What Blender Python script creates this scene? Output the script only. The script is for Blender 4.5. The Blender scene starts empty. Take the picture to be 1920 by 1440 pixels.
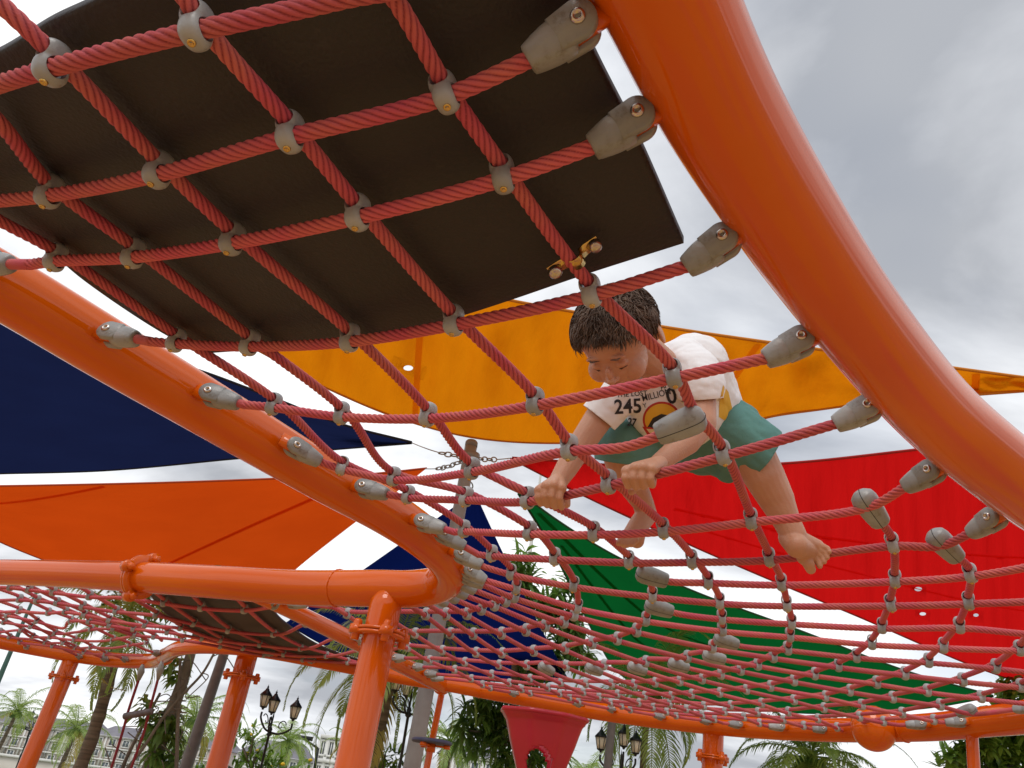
import bpy, bmesh, math, random
import numpy as np
from mathutils import Vector, Matrix, Quaternion
from mathutils.bvhtree import BVHTree
random.seed(7); rng = np.random.RandomState(7)
scene = bpy.context.scene
COL = scene.collection
# ---------------------------------------------------------------- camera
F_PX = 1450.0; CAMZ = 1.35
U = np.array([0.113, 0.867, 0.485]); U /= np.linalg.norm(U)      # world up seen in camera axes (right, up, forward)
fwd = np.array([0, 0, 1.0]); Yc = fwd - fwd.dot(U) * U; Yc /= np.linalg.norm(Yc)
Xc = np.cross(U, Yc); Xc = -Xc if Xc[0] < 0 else Xc
R = np.array([Xc, Yc, U])            # camera axes -> world
cam_d = bpy.data.cameras.new('camera'); cam = bpy.data.objects.new('camera', cam_d); COL.objects.link(cam)
right = R @ np.array([1, 0, 0]); up = R @ np.array([0, 1, 0]); fw = R @ fwd
cam.matrix_world = Matrix(((right[0], up[0], -fw[0], 0), (right[1], up[1], -fw[1], 0), (right[2], up[2], -fw[2], CAMZ), (0, 0, 0, 1)))
cam_d.sensor_width = 36; cam_d.lens = 36 * F_PX / 1920; cam_d.clip_start = 0.02; cam_d.clip_end = 3000
scene.camera = cam
scene.render.resolution_x = 1024; scene.render.resolution_y = 768
# ---------------------------------------------------------------- light and sky
SUN_EL, SUN_AZ = math.radians(58), math.radians(200)
world = bpy.data.worlds.new('World'); scene.world = world; world.use_nodes = True
nt = world.node_tree; N = nt.nodes; Lk = nt.links; N.clear()
def wn(t, **k):
    n = N.new(t)
    for a, b in k.items(): setattr(n, a, b)
    return n
out = wn('ShaderNodeOutputWorld')
sky = wn('ShaderNodeTexSky', sky_type='NISHITA'); sky.sun_disc = False; sky.sun_elevation = SUN_EL; sky.sun_rotation = SUN_AZ
bgs = wn('ShaderNodeBackground'); bgs.inputs[1].default_value = 0.10; Lk.new(sky.outputs[0], bgs.inputs[0])
tc = wn('ShaderNodeTexCoord'); sp = wn('ShaderNodeSeparateXYZ'); Lk.new(tc.outputs['Generated'], sp.inputs[0])
az = wn('ShaderNodeMath', operation='ADD'); Lk.new(sp.outputs[2], az.inputs[0]); az.inputs[1].default_value = 0.22
mz = wn('ShaderNodeMath', operation='MAXIMUM'); Lk.new(az.outputs[0], mz.inputs[0]); mz.inputs[1].default_value = 0.06
dx = wn('ShaderNodeMath', operation='DIVIDE'); Lk.new(sp.outputs[0], dx.inputs[0]); Lk.new(mz.outputs[0], dx.inputs[1])
dy = wn('ShaderNodeMath', operation='DIVIDE'); Lk.new(sp.outputs[1], dy.inputs[0]); Lk.new(mz.outputs[0], dy.inputs[1])
cb = wn('ShaderNodeCombineXYZ'); Lk.new(dx.outputs[0], cb.inputs[0]); Lk.new(dy.outputs[0], cb.inputs[1]); cb.inputs[2].default_value = 3.3
mp = wn('ShaderNodeMapping'); mp.inputs['Rotation'].default_value = (0, 0, 0.6); mp.inputs['Scale'].default_value = (0.75, 1.25, 1); mp.inputs['Location'].default_value = (4.0, 1.0, 0)
Lk.new(cb.outputs[0], mp.inputs[0])
n1 = wn('ShaderNodeTexNoise'); n1.inputs['Scale'].default_value = 1.15; n1.inputs['Detail'].default_value = 9; n1.inputs['Roughness'].default_value = 0.52; n1.inputs['Distortion'].default_value = 0.35; Lk.new(mp.outputs[0], n1.inputs['Vector'])
cr = wn('ShaderNodeValToRGB'); Lk.new(n1.outputs['Fac'], cr.inputs[0])
e = cr.color_ramp.elements
e[0].position = 0.36; e[0].color = (0.33, 0.345, 0.375, 1)
e[1].position = 0.60; e[1].color = (0.83, 0.835, 0.84, 1)
for p, c in ((0.43, (0.49, 0.505, 0.535, 1)), (0.51, (0.69, 0.705, 0.73, 1))):
    k = cr.color_ramp.elements.new(p); k.color = c
bgc = wn('ShaderNodeBackground'); Lk.new(cr.outputs[0], bgc.inputs[0]); bgc.inputs[1].default_value = 1.26
n2 = wn('ShaderNodeTexNoise'); n2.inputs['Scale'].default_value = 0.8; n2.inputs['Detail'].default_value = 4; Lk.new(cb.outputs[0], n2.inputs['Vector'])
cr2 = wn('ShaderNodeValToRGB'); Lk.new(n2.outputs['Fac'], cr2.inputs[0])
cr2.color_ramp.elements[0].position = 0.30; cr2.color_ramp.elements[0].color = (0.55, 0.55, 0.55, 1); cr2.color_ramp.elements[1].position = 0.46; cr2.color_ramp.elements[1].color = (1, 1, 1, 1)
mx = wn('ShaderNodeMixShader'); Lk.new(cr2.outputs[0], mx.inputs[0]); Lk.new(bgs.outputs[0], mx.inputs[1]); Lk.new(bgc.outputs[0], mx.inputs[2]); Lk.new(mx.outputs[0], out.inputs[0])
sun_d = bpy.data.lights.new('sun', 'SUN'); sun_d.energy = 1.0; sun_d.angle = math.radians(25); sun_d.color = (1, 0.96, 0.9)
sun = bpy.data.objects.new('sun', sun_d); COL.objects.link(sun)
sun.location = (0, 0, 20)
sdir = Vector((math.sin(SUN_AZ) * math.cos(SUN_EL), math.cos(SUN_AZ) * math.cos(SUN_EL), math.sin(SUN_EL)))
sun.rotation_euler = sdir.to_track_quat('Z', 'Y').to_euler()
scene.view_settings.view_transform = 'Standard'; scene.view_settings.look = 'None'; scene.view_settings.exposure = 0.18; scene.view_settings.gamma = 1
# ---------------------------------------------------------------- placing helpers
def ray(px, py): return np.array([(px - 960) / F_PX, (720 - py) / F_PX, 1.0])
def W(px, py, d): return R @ (ray(px, py) * d) + np.array([0, 0, CAMZ])
def DH(px, py, h): return h / max(0.02, ray(px, py).dot(U))       # depth of the point standing h above the camera
def WH(px, py, h): return W(px, py, DH(px, py, h))
def PXR(wpx, d): return wpx * d / F_PX
UPV = np.array([0, 0, 1.0])
def nrm(v): v = np.asarray(v, float); return v / (np.linalg.norm(v) + 1e-12)
def tps(pts):
    P = np.array(pts, float); X = P[:, :2] / 500.0; n = len(P)
    def phi(r2): return 0.5 * r2 * np.log(r2 + 1e-9)
    d2 = ((X[:, None] - X[None]) ** 2).sum(-1); K = phi(d2) + np.eye(n) * 0.02
    A = np.zeros((n + 3, n + 3)); A[:n, :n] = K; A[:n, n] = 1; A[:n, n + 1:] = X; A[n, :n] = 1; A[n + 1:, :n] = X.T
    b = np.zeros(n + 3); b[:n] = P[:, 2]; w = np.linalg.solve(A, b)
    def f(x, y):
        q = np.array([x, y]) / 500.0; r2 = ((X - q) ** 2).sum(-1)
        return float(phi(r2).dot(w[:n]) + w[n] + w[n + 1:].dot(q))
    return f
# ---------------------------------------------------------------- object helpers
def tag(o, label=None, cat=None, group=None, kind=None):
    if label: o['label'] = label
    if cat: o['category'] = cat
    if group: o['group'] = group
    if kind: o['kind'] = kind
    return o
ROOTLOC = {}
def thing(name, label, cat, loc=(0, 0, 0), group=None):
    o = bpy.data.objects.new(name, None); COL.objects.link(o); o.location = loc; o.empty_display_size = 0.1
    ROOTLOC[o.name] = np.array(loc, float); return tag(o, label, cat, group)
def offs(parent):
    if parent is None: return np.zeros(3)
    return ROOTLOC.get(parent.name, np.zeros(3))
def link(name, me, mats, parent=None, matrix=None):
    o = bpy.data.objects.new(name, me); COL.objects.link(o)
    if mats is not None and len(me.materials) == 0:
        for m in (mats if isinstance(mats, (list, tuple)) else [mats]): me.materials.append(m)
    if parent is not None:
        o.parent = parent; ROOTLOC[o.name] = offs(parent)
    return o
def npmesh(name, V, Fc, smooth=True, uv=None):
    """V (n,3), Fc list of (k,4)/(k,3) index arrays"""
    me = bpy.data.meshes.new(name); Fc = [np.asarray(f, np.int32) for f in (Fc if isinstance(Fc, list) else [Fc]) if len(f)]
    Fc = [f if f.ndim == 2 else f[None] for f in Fc]
    V = np.asarray(V, np.float32); me.vertices.add(len(V)); me.vertices.foreach_set('co', V.ravel())
    idx = np.concatenate([f.ravel() for f in Fc]); tot = np.concatenate([np.full(len(f), f.shape[1], np.int32) for f in Fc])
    me.loops.add(len(idx)); me.loops.foreach_set('vertex_index', idx)
    st = np.concatenate([[0], np.cumsum(tot)[:-1]]).astype(np.int32)
    me.polygons.add(len(tot)); me.polygons.foreach_set('loop_start', st); me.polygons.foreach_set('loop_total', tot)
    if uv is not None:
        l = me.uv_layers.new(name='UVMap'); l.data.foreach_set('uv', np.asarray(uv, np.float32)[idx].ravel())
    if smooth: me.polygons.foreach_set('use_smooth', np.ones(len(tot), bool))
    me.update(); me.validate(); return me
def obj(name, V, Fc, mat, parent=None, smooth=True, uv=None):
    V = np.asarray(V, float) - offs(parent)
    return link(name, npmesh(name, V, Fc, smooth, uv), mat, parent)
class MB:
    def __init__(s): s.v = []; s.q = []; s.t = []; s.n = 0
    def add(s, V, q=(), t=()):
        V = np.asarray(V, float); s.v.append(V)
        if len(q): s.q.append(np.asarray(q, np.int64).reshape(-1, 4) + s.n)
        if len(t): s.t.append(np.asarray(t, np.int64).reshape(-1, 3) + s.n)
        s.n += len(V); return s
    def box(s, c, sx, sy, sz, M=None):
        g = np.array([[x, y, z] for z in (-1, 1) for y in (-1, 1) for x in (-1, 1)], float) * np.array([sx, sy, sz]) / 2
        if M is not None: g = g @ np.asarray(M).T
        return s.add(g + np.asarray(c, float), [[0, 2, 3, 1], [4, 5, 7, 6], [0, 1, 5, 4], [2, 6, 7, 3], [0, 4, 6, 2], [1, 3, 7, 5]])
    def build(s, name, mat, parent=None, smooth=False):
        if not s.v: return None
        f = []
        if s.q: f.append(np.concatenate(s.q))
        if s.t: f.append(np.concatenate(s.t))
        return obj(name, np.concatenate(s.v), f, mat, parent, smooth)
def frames(P, up0=None):
    P = np.asarray(P, float); T = np.gradient(P, axis=0); T /= np.linalg.norm(T, axis=1)[:, None] + 1e-12
    a = np.array([0, 0, 1.0]) if up0 is None else np.asarray(up0, float)
    if abs(a.dot(T[0])) > 0.95: a = np.array([1.0, 0, 0])
    n = nrm(a - a.dot(T[0]) * T[0]); Ns = [n]
    for i in range(1, len(P)):
        n = n - n.dot(T[i]) * T[i]; n = nrm(n); Ns.append(n)
    Ns = np.array(Ns); return T, Ns, np.cross(T, Ns)
LAST = {}
def sweep(P, rad, sides=12, lobes=0, amp=0, lay=1.0, caps=True, sy=1.0, up0=None):
    P = np.asarray(P, float); T, A, B = frames(P, up0); n = len(P)
    L = np.concatenate([[0], np.cumsum(np.linalg.norm(np.diff(P, axis=0), axis=1))])
    th = np.linspace(0, 2 * np.pi, sides, endpoint=False)
    rad = np.broadcast_to(np.asarray(rad, float), (n,))
    rr = np.repeat(rad[:, None], sides, 1)
    if lobes:
        ph = (th[None] * lobes - 2 * np.pi * L[:, None] * lobes / lay) % (2 * np.pi)
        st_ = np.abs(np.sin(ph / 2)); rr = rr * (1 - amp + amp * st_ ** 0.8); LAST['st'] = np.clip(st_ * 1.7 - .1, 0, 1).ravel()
    V = P[:, None] + rr[..., None] * (np.cos(th)[None, :, None] * A[:, None] + sy * np.sin(th)[None, :, None] * B[:, None])
    V = V.reshape(-1, 3); i = np.arange(n - 1)[:, None] * sides; j = np.arange(sides)[None]; j2 = (j + 1) % sides
    Q = np.stack([i + j, i + j2, i + sides + j2, i + sides + j], -1).reshape(-1, 4)
    Tt = np.zeros((0, 3), int)
    if caps:
        V = np.vstack([V, P[0], P[-1]]); c0, c1 = n * sides, n * sides + 1; jj = np.arange(sides); j2 = (jj + 1) % sides
        Tt = np.vstack([np.stack([np.full(sides, c0), j2, jj], -1), np.stack([np.full(sides, c1), (n - 1) * sides + jj, (n - 1) * sides + j2], -1)])
    uv = None
    return V, Q, Tt
def cr_spline(P, step, extra=None):
    P = np.asarray(P, float); Q = np.vstack([2 * P[0] - P[1], P, 2 * P[-1] - P[-2]]); outp = []; ex = []
    for i in range(1, len(Q) - 2):
        p0, p1, p2, p3 = Q[i - 1], Q[i], Q[i + 1], Q[i + 2]
        a = np.sqrt(np.linalg.norm(p1 - p0)) + 1e-6; b = np.sqrt(np.linalg.norm(p2 - p1)) + 1e-6; c = np.sqrt(np.linalg.norm(p3 - p2)) + 1e-6
        n = max(2, int(np.linalg.norm(p2 - p1) / step)); t0, t1, t2, t3 = 0, a, a + b, a + b + c
        t = np.linspace(t1, t2, n, endpoint=False)[:, None]
        A1 = (t1 - t) / (t1 - t0) * p0 + (t - t0) / (t1 - t0) * p1; A2 = (t2 - t) / (t2 - t1) * p1 + (t - t1) / (t2 - t1) * p2; A3 = (t3 - t) / (t3 - t2) * p2 + (t - t2) / (t3 - t2) * p3
        B1 = (t2 - t) / (t2 - t0) * A1 + (t - t0) / (t2 - t0) * A2; B2 = (t3 - t) / (t3 - t1) * A2 + (t - t1) / (t3 - t1) * A3
        outp.append((t2 - t) / (t2 - t1) * B1 + (t - t1) / (t2 - t1) * B2)
    outp.append(P[-1:]); return np.vstack(outp)
def lathe(prof, seg=24, M=None, loc=(0, 0, 0)):
    prof = np.asarray(prof, float); th = np.linspace(0, 2 * np.pi, seg, endpoint=False)
    V = np.stack([prof[:, 0][:, None] * np.cos(th), prof[:, 0][:, None] * np.sin(th), np.repeat(prof[:, 1][:, None], seg, 1)], -1).reshape(-1, 3)
    i = np.arange(len(prof) - 1)[:, None] * seg; j = np.arange(seg)[None]; j2 = (j + 1) % seg
    Q = np.stack([i + j, i + j2, i + seg + j2, i + seg + j], -1).reshape(-1, 4)
    if M is not None: V = V @ np.asarray(M).T
    return V + np.asarray(loc, float), Q
def basis(z, x=None):
    z = nrm(z); x = np.array([1.0, 0, 0]) if x is None else np.asarray(x, float)
    x = x - x.dot(z) * z
    if np.linalg.norm(x) < 1e-4: x = np.array([0, 1.0, 0]) - z[1] * z
    x = nrm(x); return np.array([x, np.cross(z, x), z]).T
def evalmesh(V, Fc, mods, name):
    me = npmesh(name, V, Fc); o = bpy.data.objects.new('temp', me); COL.objects.link(o); tmp = []
    for m in mods:
        if m[0] == 'REMESH':
            k = o.modifiers.new('r', 'REMESH'); k.mode = 'VOXEL'; k.voxel_size = m[1]; k.use_smooth_shade = True
        elif m[0] == 'SMOOTH':
            k = o.modifiers.new('s', 'SMOOTH'); k.factor = 0.5; k.iterations = m[1]
        elif m[0] == 'DIFF':
            b = bpy.data.objects.new('cut', npmesh('cut', m[1], m[2])); COL.objects.link(b); tmp.append(b)
            k = o.modifiers.new('b', 'BOOLEAN'); k.operation = 'DIFFERENCE'; k.object = b; k.solver = 'EXACT'
    bpy.context.view_layer.update(); dg = bpy.context.evaluated_depsgraph_get()
    r = bpy.data.meshes.new_from_object(o.evaluated_get(dg)); r.name = name
    for b in tmp + [o]: bpy.data.objects.remove(b, do_unlink=True)
    r.polygons.foreach_set('use_smooth', np.ones(len(r.polygons), bool)); return r
def me_data(me):
    V = np.zeros(len(me.vertices) * 3); me.vertices.foreach_get('co', V); V = V.reshape(-1, 3)
    q = [list(p.vertices) for p in me.polygons]; return V, q
# ---------------------------------------------------------------- materials
def mat(name, col, rough=0.5, metal=0.0, col2=None, nscale=5.0, bump=0.0, bscale=60.0, coat=0.0, thresh=(0.35, 0.65), detail=6, sub=0.0, spec=0.5, stretch=None):
    m = bpy.data.materials.new(name); m.use_nodes = True; t = m.node_tree; b = t.nodes['Principled BSDF']
    b.inputs['Base Color'].default_value = (*col, 1); b.inputs['Roughness'].default_value = rough; b.inputs['Metallic'].default_value = metal
    b.inputs['Coat Weight'].default_value = coat; b.inputs['Coat Roughness'].default_value = 0.06; b.inputs['Specular IOR Level'].default_value = spec
    if sub: b.inputs['Subsurface Weight'].default_value = sub; b.inputs['Subsurface Scale'].default_value = 0.02; b.inputs['Subsurface Radius'].default_value = (1, .35, .2)
    tcn = t.nodes.new('ShaderNodeTexCoord'); src = tcn.outputs['Object']
    if stretch:
        mpn = t.nodes.new('ShaderNodeMapping'); mpn.inputs['Scale'].default_value = stretch; t.links.new(src, mpn.inputs[0]); src = mpn.outputs[0]
    if col2:
        n = t.nodes.new('ShaderNodeTexNoise'); n.inputs['Scale'].default_value = nscale; n.inputs['Detail'].default_value = detail; t.links.new(src, n.inputs['Vector'])
        r = t.nodes.new('ShaderNodeValToRGB'); r.color_ramp.elements[0].position = thresh[0]; r.color_ramp.elements[1].position = thresh[1]
        r.color_ramp.elements[0].color = (*col, 1); r.color_ramp.elements[1].color = (*col2, 1); t.links.new(n.outputs['Fac'], r.inputs[0]); t.links.new(r.outputs[0], b.inputs['Base Color'])
    if bump:
        n = t.nodes.new('ShaderNodeTexNoise'); n.inputs['Scale'].default_value = bscale; n.inputs['Detail'].default_value = 4; t.links.new(src, n.inputs['Vector'])
        bp = t.nodes.new('ShaderNodeBump'); bp.inputs['Strength'].default_value = bump; bp.inputs['Distance'].default_value = 0.01
        t.links.new(n.outputs['Fac'], bp.inputs['Height']); t.links.new(bp.outputs[0], b.inputs['Normal'])
    return m
def fabric(name, col, trans, col2=None, ripple=(1, 1, 1)):
    """woven shade cloth: light comes through it"""
    m = bpy.data.materials.new(name); m.use_nodes = True; t = m.node_tree; t.nodes.clear(); o = t.nodes.new('ShaderNodeOutputMaterial')
    d = t.nodes.new('ShaderNodeBsdfDiffuse'); tr = t.nodes.new('ShaderNodeBsdfTranslucent'); mxs = t.nodes.new('ShaderNodeMixShader'); mxs.inputs[0].default_value = 0.6
    tcn = t.nodes.new('ShaderNodeTexCoord'); mpn = t.nodes.new('ShaderNodeMapping'); mpn.inputs['Scale'].default_value = ripple; t.links.new(tcn.outputs['UV'], mpn.inputs[0])
    n = t.nodes.new('ShaderNodeTexNoise'); n.inputs['Scale'].default_value = 1.5; n.inputs['Detail'].default_value = 4; n.inputs['Roughness'].default_value = .5; t.links.new(mpn.outputs[0], n.inputs['Vector'])
    for c, s in ((col, d), (trans, tr)):
        r = t.nodes.new('ShaderNodeValToRGB'); r.color_ramp.elements[0].position = .3; r.color_ramp.elements[1].position = .62
        r.color_ramp.elements[0].color = (c[0] * .92, c[1] * .88, c[2] * .88, 1); r.color_ramp.elements[1].color = (*c, 1)
        t.links.new(n.outputs['Fac'], r.inputs[0]); t.links.new(r.outputs[0], s.inputs[0])
    bp = t.nodes.new('ShaderNodeBump'); bp.inputs['Strength'].default_value = .5; bp.inputs['Distance'].default_value = .05; t.links.new(n.outputs['Fac'], bp.inputs['Height'])
    t.links.new(bp.outputs[0], d.inputs['Normal']); t.links.new(bp.outputs[0], tr.inputs['Normal'])
    t.links.new(d.outputs[0], mxs.inputs[1]); t.links.new(tr.outputs[0], mxs.inputs[2]); t.links.new(mxs.outputs[0], o.inputs[0]); return m
def leafmat(name, col, col2, tcol):
    m = mat(name, col, .45, 0, col2, 3.0, thresh=(.4, .6)); t = m.node_tree; b = t.nodes['Principled BSDF']; o = t.nodes['Material Output']
    tr = t.nodes.new('ShaderNodeBsdfTranslucent'); tr.inputs[0].default_value = (*tcol, 1); mxs = t.nodes.new('ShaderNodeMixShader'); mxs.inputs[0].default_value = .35
    t.links.new(b.outputs[0], mxs.inputs[1]); t.links.new(tr.outputs[0], mxs.inputs[2]); t.links.new(mxs.outputs[0], o.inputs[0]); return m
M = {}
M['tube'] = mat('orange_paint', (0.67, 0.112, 0.0010), 0.22, 0, (0.60, 0.090, 0.001), 2.0, bump=.015, bscale=140, coat=.6, spec=.05)
M['tube'].node_tree.nodes['Principled BSDF'].inputs['Coat IOR'].default_value = 1.6
M['rope'] = mat('red_rope', (0.58, 0.092, 0.135), 0.75, 0, (0.60, 0.15, 0.13), 14.0, bump=.25, bscale=500, spec=.25)
def lay_dirt(m):  # paints shade between the twisted strands into the rope colour
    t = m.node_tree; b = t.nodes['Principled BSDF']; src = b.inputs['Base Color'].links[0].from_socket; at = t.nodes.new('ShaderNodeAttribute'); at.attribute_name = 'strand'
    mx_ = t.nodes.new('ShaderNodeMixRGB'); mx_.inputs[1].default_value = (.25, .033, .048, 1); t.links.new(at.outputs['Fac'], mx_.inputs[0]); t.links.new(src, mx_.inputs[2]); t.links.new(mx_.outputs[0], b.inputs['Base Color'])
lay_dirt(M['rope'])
M['clamp'] = mat('grey_plastic', (0.37, 0.375, 0.385), 0.38, 0, (0.30, 0.30, 0.30), 30, bump=.05, bscale=200)
M['joint'] = mat('worn_grey_plastic', (0.33, 0.335, 0.335), 0.35, 0, (0.25, 0.25, 0.24), 22, bump=.1, bscale=150)
M['steel'] = mat('steel', (0.62, 0.55, 0.50), 0.25, 1.0, (0.5, 0.42, 0.36), 90)
M['hole'] = mat('dark_hole', (0.02, 0.018, 0.016), .8)
M['brass'] = mat('brass', (0.75, 0.5, 0.15), 0.25, 1.0, (.5, .3, .1), 60, bump=.1)
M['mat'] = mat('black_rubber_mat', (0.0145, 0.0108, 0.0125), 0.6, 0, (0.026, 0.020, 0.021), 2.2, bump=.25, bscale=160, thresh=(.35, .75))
def spots(m, col, scale, lo, hi):
    t = m.node_tree; b = t.nodes['Principled BSDF']; src = b.inputs['Base Color'].links[0].from_socket; tcn = t.nodes.new('ShaderNodeTexCoord'); n = t.nodes.new('ShaderNodeTexNoise'); n.inputs['Scale'].default_value = scale; n.inputs['Detail'].default_value = 8; n.inputs['Roughness'].default_value = .7
    t.links.new(tcn.outputs['Object'], n.inputs['Vector']); r = t.nodes.new('ShaderNodeMapRange'); r.inputs[1].default_value = lo; r.inputs[2].default_value = hi; r.inputs[4].default_value = .8; t.links.new(n.outputs['Fac'], r.inputs[0])
    mx_ = t.nodes.new('ShaderNodeMixRGB'); mx_.inputs[2].default_value = (*col, 1); t.links.new(r.outputs[0], mx_.inputs[0]); t.links.new(src, mx_.inputs[1]); t.links.new(mx_.outputs[0], b.inputs['Base Color'])
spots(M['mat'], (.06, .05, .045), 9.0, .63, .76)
spots(M['tube'], (.42, .06, .006), 9.0, .70, .78)
M['mast'] = mat('grey_mast', (0.27, 0.27, 0.27), 0.5, 0, (.17, .155, .15), 4, bump=.05)
M['mastd'] = mat('dark_grey_mast', (0.12, 0.11, 0.105), 0.5, 0, (.16, .15, .14), 8, bump=.05)
M['chain'] = mat('galvanised_chain', (.35, .33, .32), .4, .9)
M['hem'] = mat('hem_webbing', (.10, .05, .03), .8)
M['yellow'] = fabric('yellow_sail', (.72, .25, .006), (.74, .23, .003), ripple=(30, 2.5, 1))
M['navy'] = fabric('navy_sail', (.009, .016, .055), (.010, .016, .062), ripple=(4, 4, 1))
M['orange'] = fabric('orange_sail', (.55, .075, .006), (.64, .07, .005), ripple=(3, 3, 1))
M['blue'] = fabric('blue_sail', (.004, .010, .075), (.003, .009, .075), ripple=(5, 3, 1))
M['green'] = fabric('green_sail', (.004, .09, .019), (.003, .11, .021), ripple=(6, 2.0, 1))
M['red'] = fabric('red_sail', (.56, .010, .011), (.68, .009, .009), ripple=(40, 1.6, 1))
M['redpl'] = mat('red_plastic', (.48, .007, .026), .3, 0, (.38, .005, .024), 3, coat=.15)
M['bluepl'] = mat('blue_rubber', (.05, .06, .13), .5, 0, (.07, .08, .15), 20)
M['iron'] = mat('black_iron', (.018, .02, .02), .35, .3, bump=.2)
M['lampglass'] = fabric('cream_lantern_glass', (1.0, .95, .74), (1.0, .96, .76)); M['lampglass'].node_tree.nodes['Mix Shader'].inputs[0].default_value = .3
M['gpole'] = mat('green_pole', (.03, .09, .075), .5, 0, (.04, .11, .09), 8)
M['trunk'] = mat('palm_bark', (.20, .16, .115), .9, 0, (.09, .07, .05), 3.5, bump=.8, bscale=20, stretch=(1, 1, 9))
M['bark'] = mat('grey_bark', (.22, .19, .155), .9, 0, (.11, .095, .075), 8, bump=.8, bscale=25, stretch=(1, 1, .35))
M['frond'] = leafmat('palm_leaf', (.16, .26, .055), (.27, .36, .09), (.45, .58, .11))
M['frondy'] = leafmat('yellow_palm_leaf', (.42, .33, .08), (.30, .28, .07), (.6, .48, .10))
M['leaf'] = leafmat('dark_leaf', (.075, .16, .035), (.15, .25, .06), (.26, .44, .07))
M['leafb'] = leafmat('bright_leaf', (.10, .20, .025), (.16, .26, .04), (.25, .42, .04))
M['flower'] = mat('yellow_flower', (.8, .55, .02), .6)
M['wall'] = mat('cream_wall', (.62, .58, .52), .8, 0, (.55, .50, .44), 1.2)
M['wallp'] = mat('pink_grey_wall', (.50, .43, .39), .8, 0, (.44, .38, .34), 1.2)
M['white'] = mat('white_trim', (.75, .74, .72), .7, 0, (.68, .67, .64), 3)
M['win'] = mat('window_glass', (.10, .12, .14), .1, 0, (.16, .18, .2), .5)
M['roof'] = mat('slate_roof', (.17, .16, .19), .8, 0, (.21, .2, .23), 1)
M['skin'] = mat('skin', (.54, .275, .17), .5, 0, (.50, .235, .14), 22, bump=.12, bscale=260, sub=.12)
M['hair'] = mat('dark_hair', (.070, .042, .029), .55, 0, (.15, .095, .065), 30, spec=.3)
M['cotton'] = mat('white_cotton', (.86, .84, .85), .85, 0, (.80, .77, .79), 6, bump=.6, bscale=14)
M['teal'] = mat('teal_cotton', (.105, .26, .23), .85, 0, (.085, .21, .19), 10, bump=.35, bscale=22)
M['black'] = mat('black_print', (.02, .02, .025), .7)
M['ylw'] = mat('yellow_print', (.75, .42, .03), .7)
M['redp'] = mat('red_print', (.5, .03, .02), .7)
M['lips'] = mat('lips', (.45, .16, .13), .5)

def vary(m, lo=.82, hi=1.12):
    t = m.node_tree; b = t.nodes['Principled BSDF']; src = b.inputs['Base Color'].links[0].from_socket; oi = t.nodes.new('ShaderNodeObjectInfo'); r = t.nodes.new('ShaderNodeMapRange'); r.inputs[3].default_value = lo; r.inputs[4].default_value = hi; t.links.new(oi.outputs['Random'], r.inputs[0])
    mm = t.nodes.new('ShaderNodeMixRGB'); mm.blend_type = 'MULTIPLY'; mm.inputs[0].default_value = 1; t.links.new(src, mm.inputs[1]); t.links.new(r.outputs[0], mm.inputs[2]); t.links.new(mm.outputs[0], b.inputs['Base Color'])
spots(M['clamp'], (.14, .12, .10), 60, .60, .72); spots(M['joint'], (.15, .11, .07), 45, .58, .72)
vary(M['clamp'], .80, 1.10); vary(M['joint'], .80, 1.10); vary(M['rope'], .85, 1.1)

for k_, c_ in (('yellow', (.98, .48, .02)), ('orange', (.85, .14, .012)), ('green', (.012, .22, .05)), ('red', (.95, .03, .03)), ('navy', (.02, .03, .10)), ('blue', (.01, .025, .16))): M['seam_' + k_] = fabric(k_ + '_seam', c_, c_)
# ---------------------------------------------------------------- ground
def ground_mat():
    m = bpy.data.materials.new('rubber_ground'); m.use_nodes = True; t = m.node_tree; b = t.nodes['Principled BSDF']; b.inputs['Roughness'].default_value = .85
    tcn = t.nodes.new('ShaderNodeTexCoord'); v = t.nodes.new('ShaderNodeTexNoise'); v.inputs['Scale'].default_value = .35; v.inputs['Detail'].default_value = 1.5; t.links.new(tcn.outputs['Object'], v.inputs['Vector'])
    r = t.nodes.new('ShaderNodeValToRGB'); r.color_ramp.interpolation = 'CONSTANT'; e = r.color_ramp.elements
    e[0].position = 0; e[0].color = (.42, .27, .17, 1); e[1].position = .40; e[1].color = (.58, .38, .10, 1)
    for p, c in ((.50, (.43, .25, .15, 1)), (.60, (.28, .12, .19, 1)), (.66, (.40, .28, .19, 1))): k = e.new(p); k.color = c
    n = t.nodes.new('ShaderNodeTexNoise'); n.inputs['Scale'].default_value = 90; t.links.new(tcn.outputs['Object'], n.inputs['Vector'])
    mxx = t.nodes.new('ShaderNodeMixRGB'); mxx.blend_type = 'OVERLAY'; mxx.inputs[0].default_value = .3
    t.links.new(v.outputs['Fac'], r.inputs[0]); t.links.new(r.outputs[0], mxx.inputs[1]); t.links.new(n.outputs['Fac'], mxx.inputs[2]); t.links.new(mxx.outputs[0], b.inputs['Base Color']); return m
tag(obj('playground_ground', [[-14, -14, .004], [14, -14, .004], [14, 14, .004], [-14, 14, .004]], [[0, 1, 2, 3]], ground_mat(), smooth=False), kind='structure')
M['grass'] = mat('lawn_and_paving', (.16, .22, .07), .95, 0, (.42, .39, .33), .12, thresh=(.45, .55))
tag(obj('ground', [[-900, -900, 0], [900, -900, 0], [900, 900, 0], [-900, 900, 0]], [[0, 1, 2, 3]], M['grass'], smooth=False), kind='structure')
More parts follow.
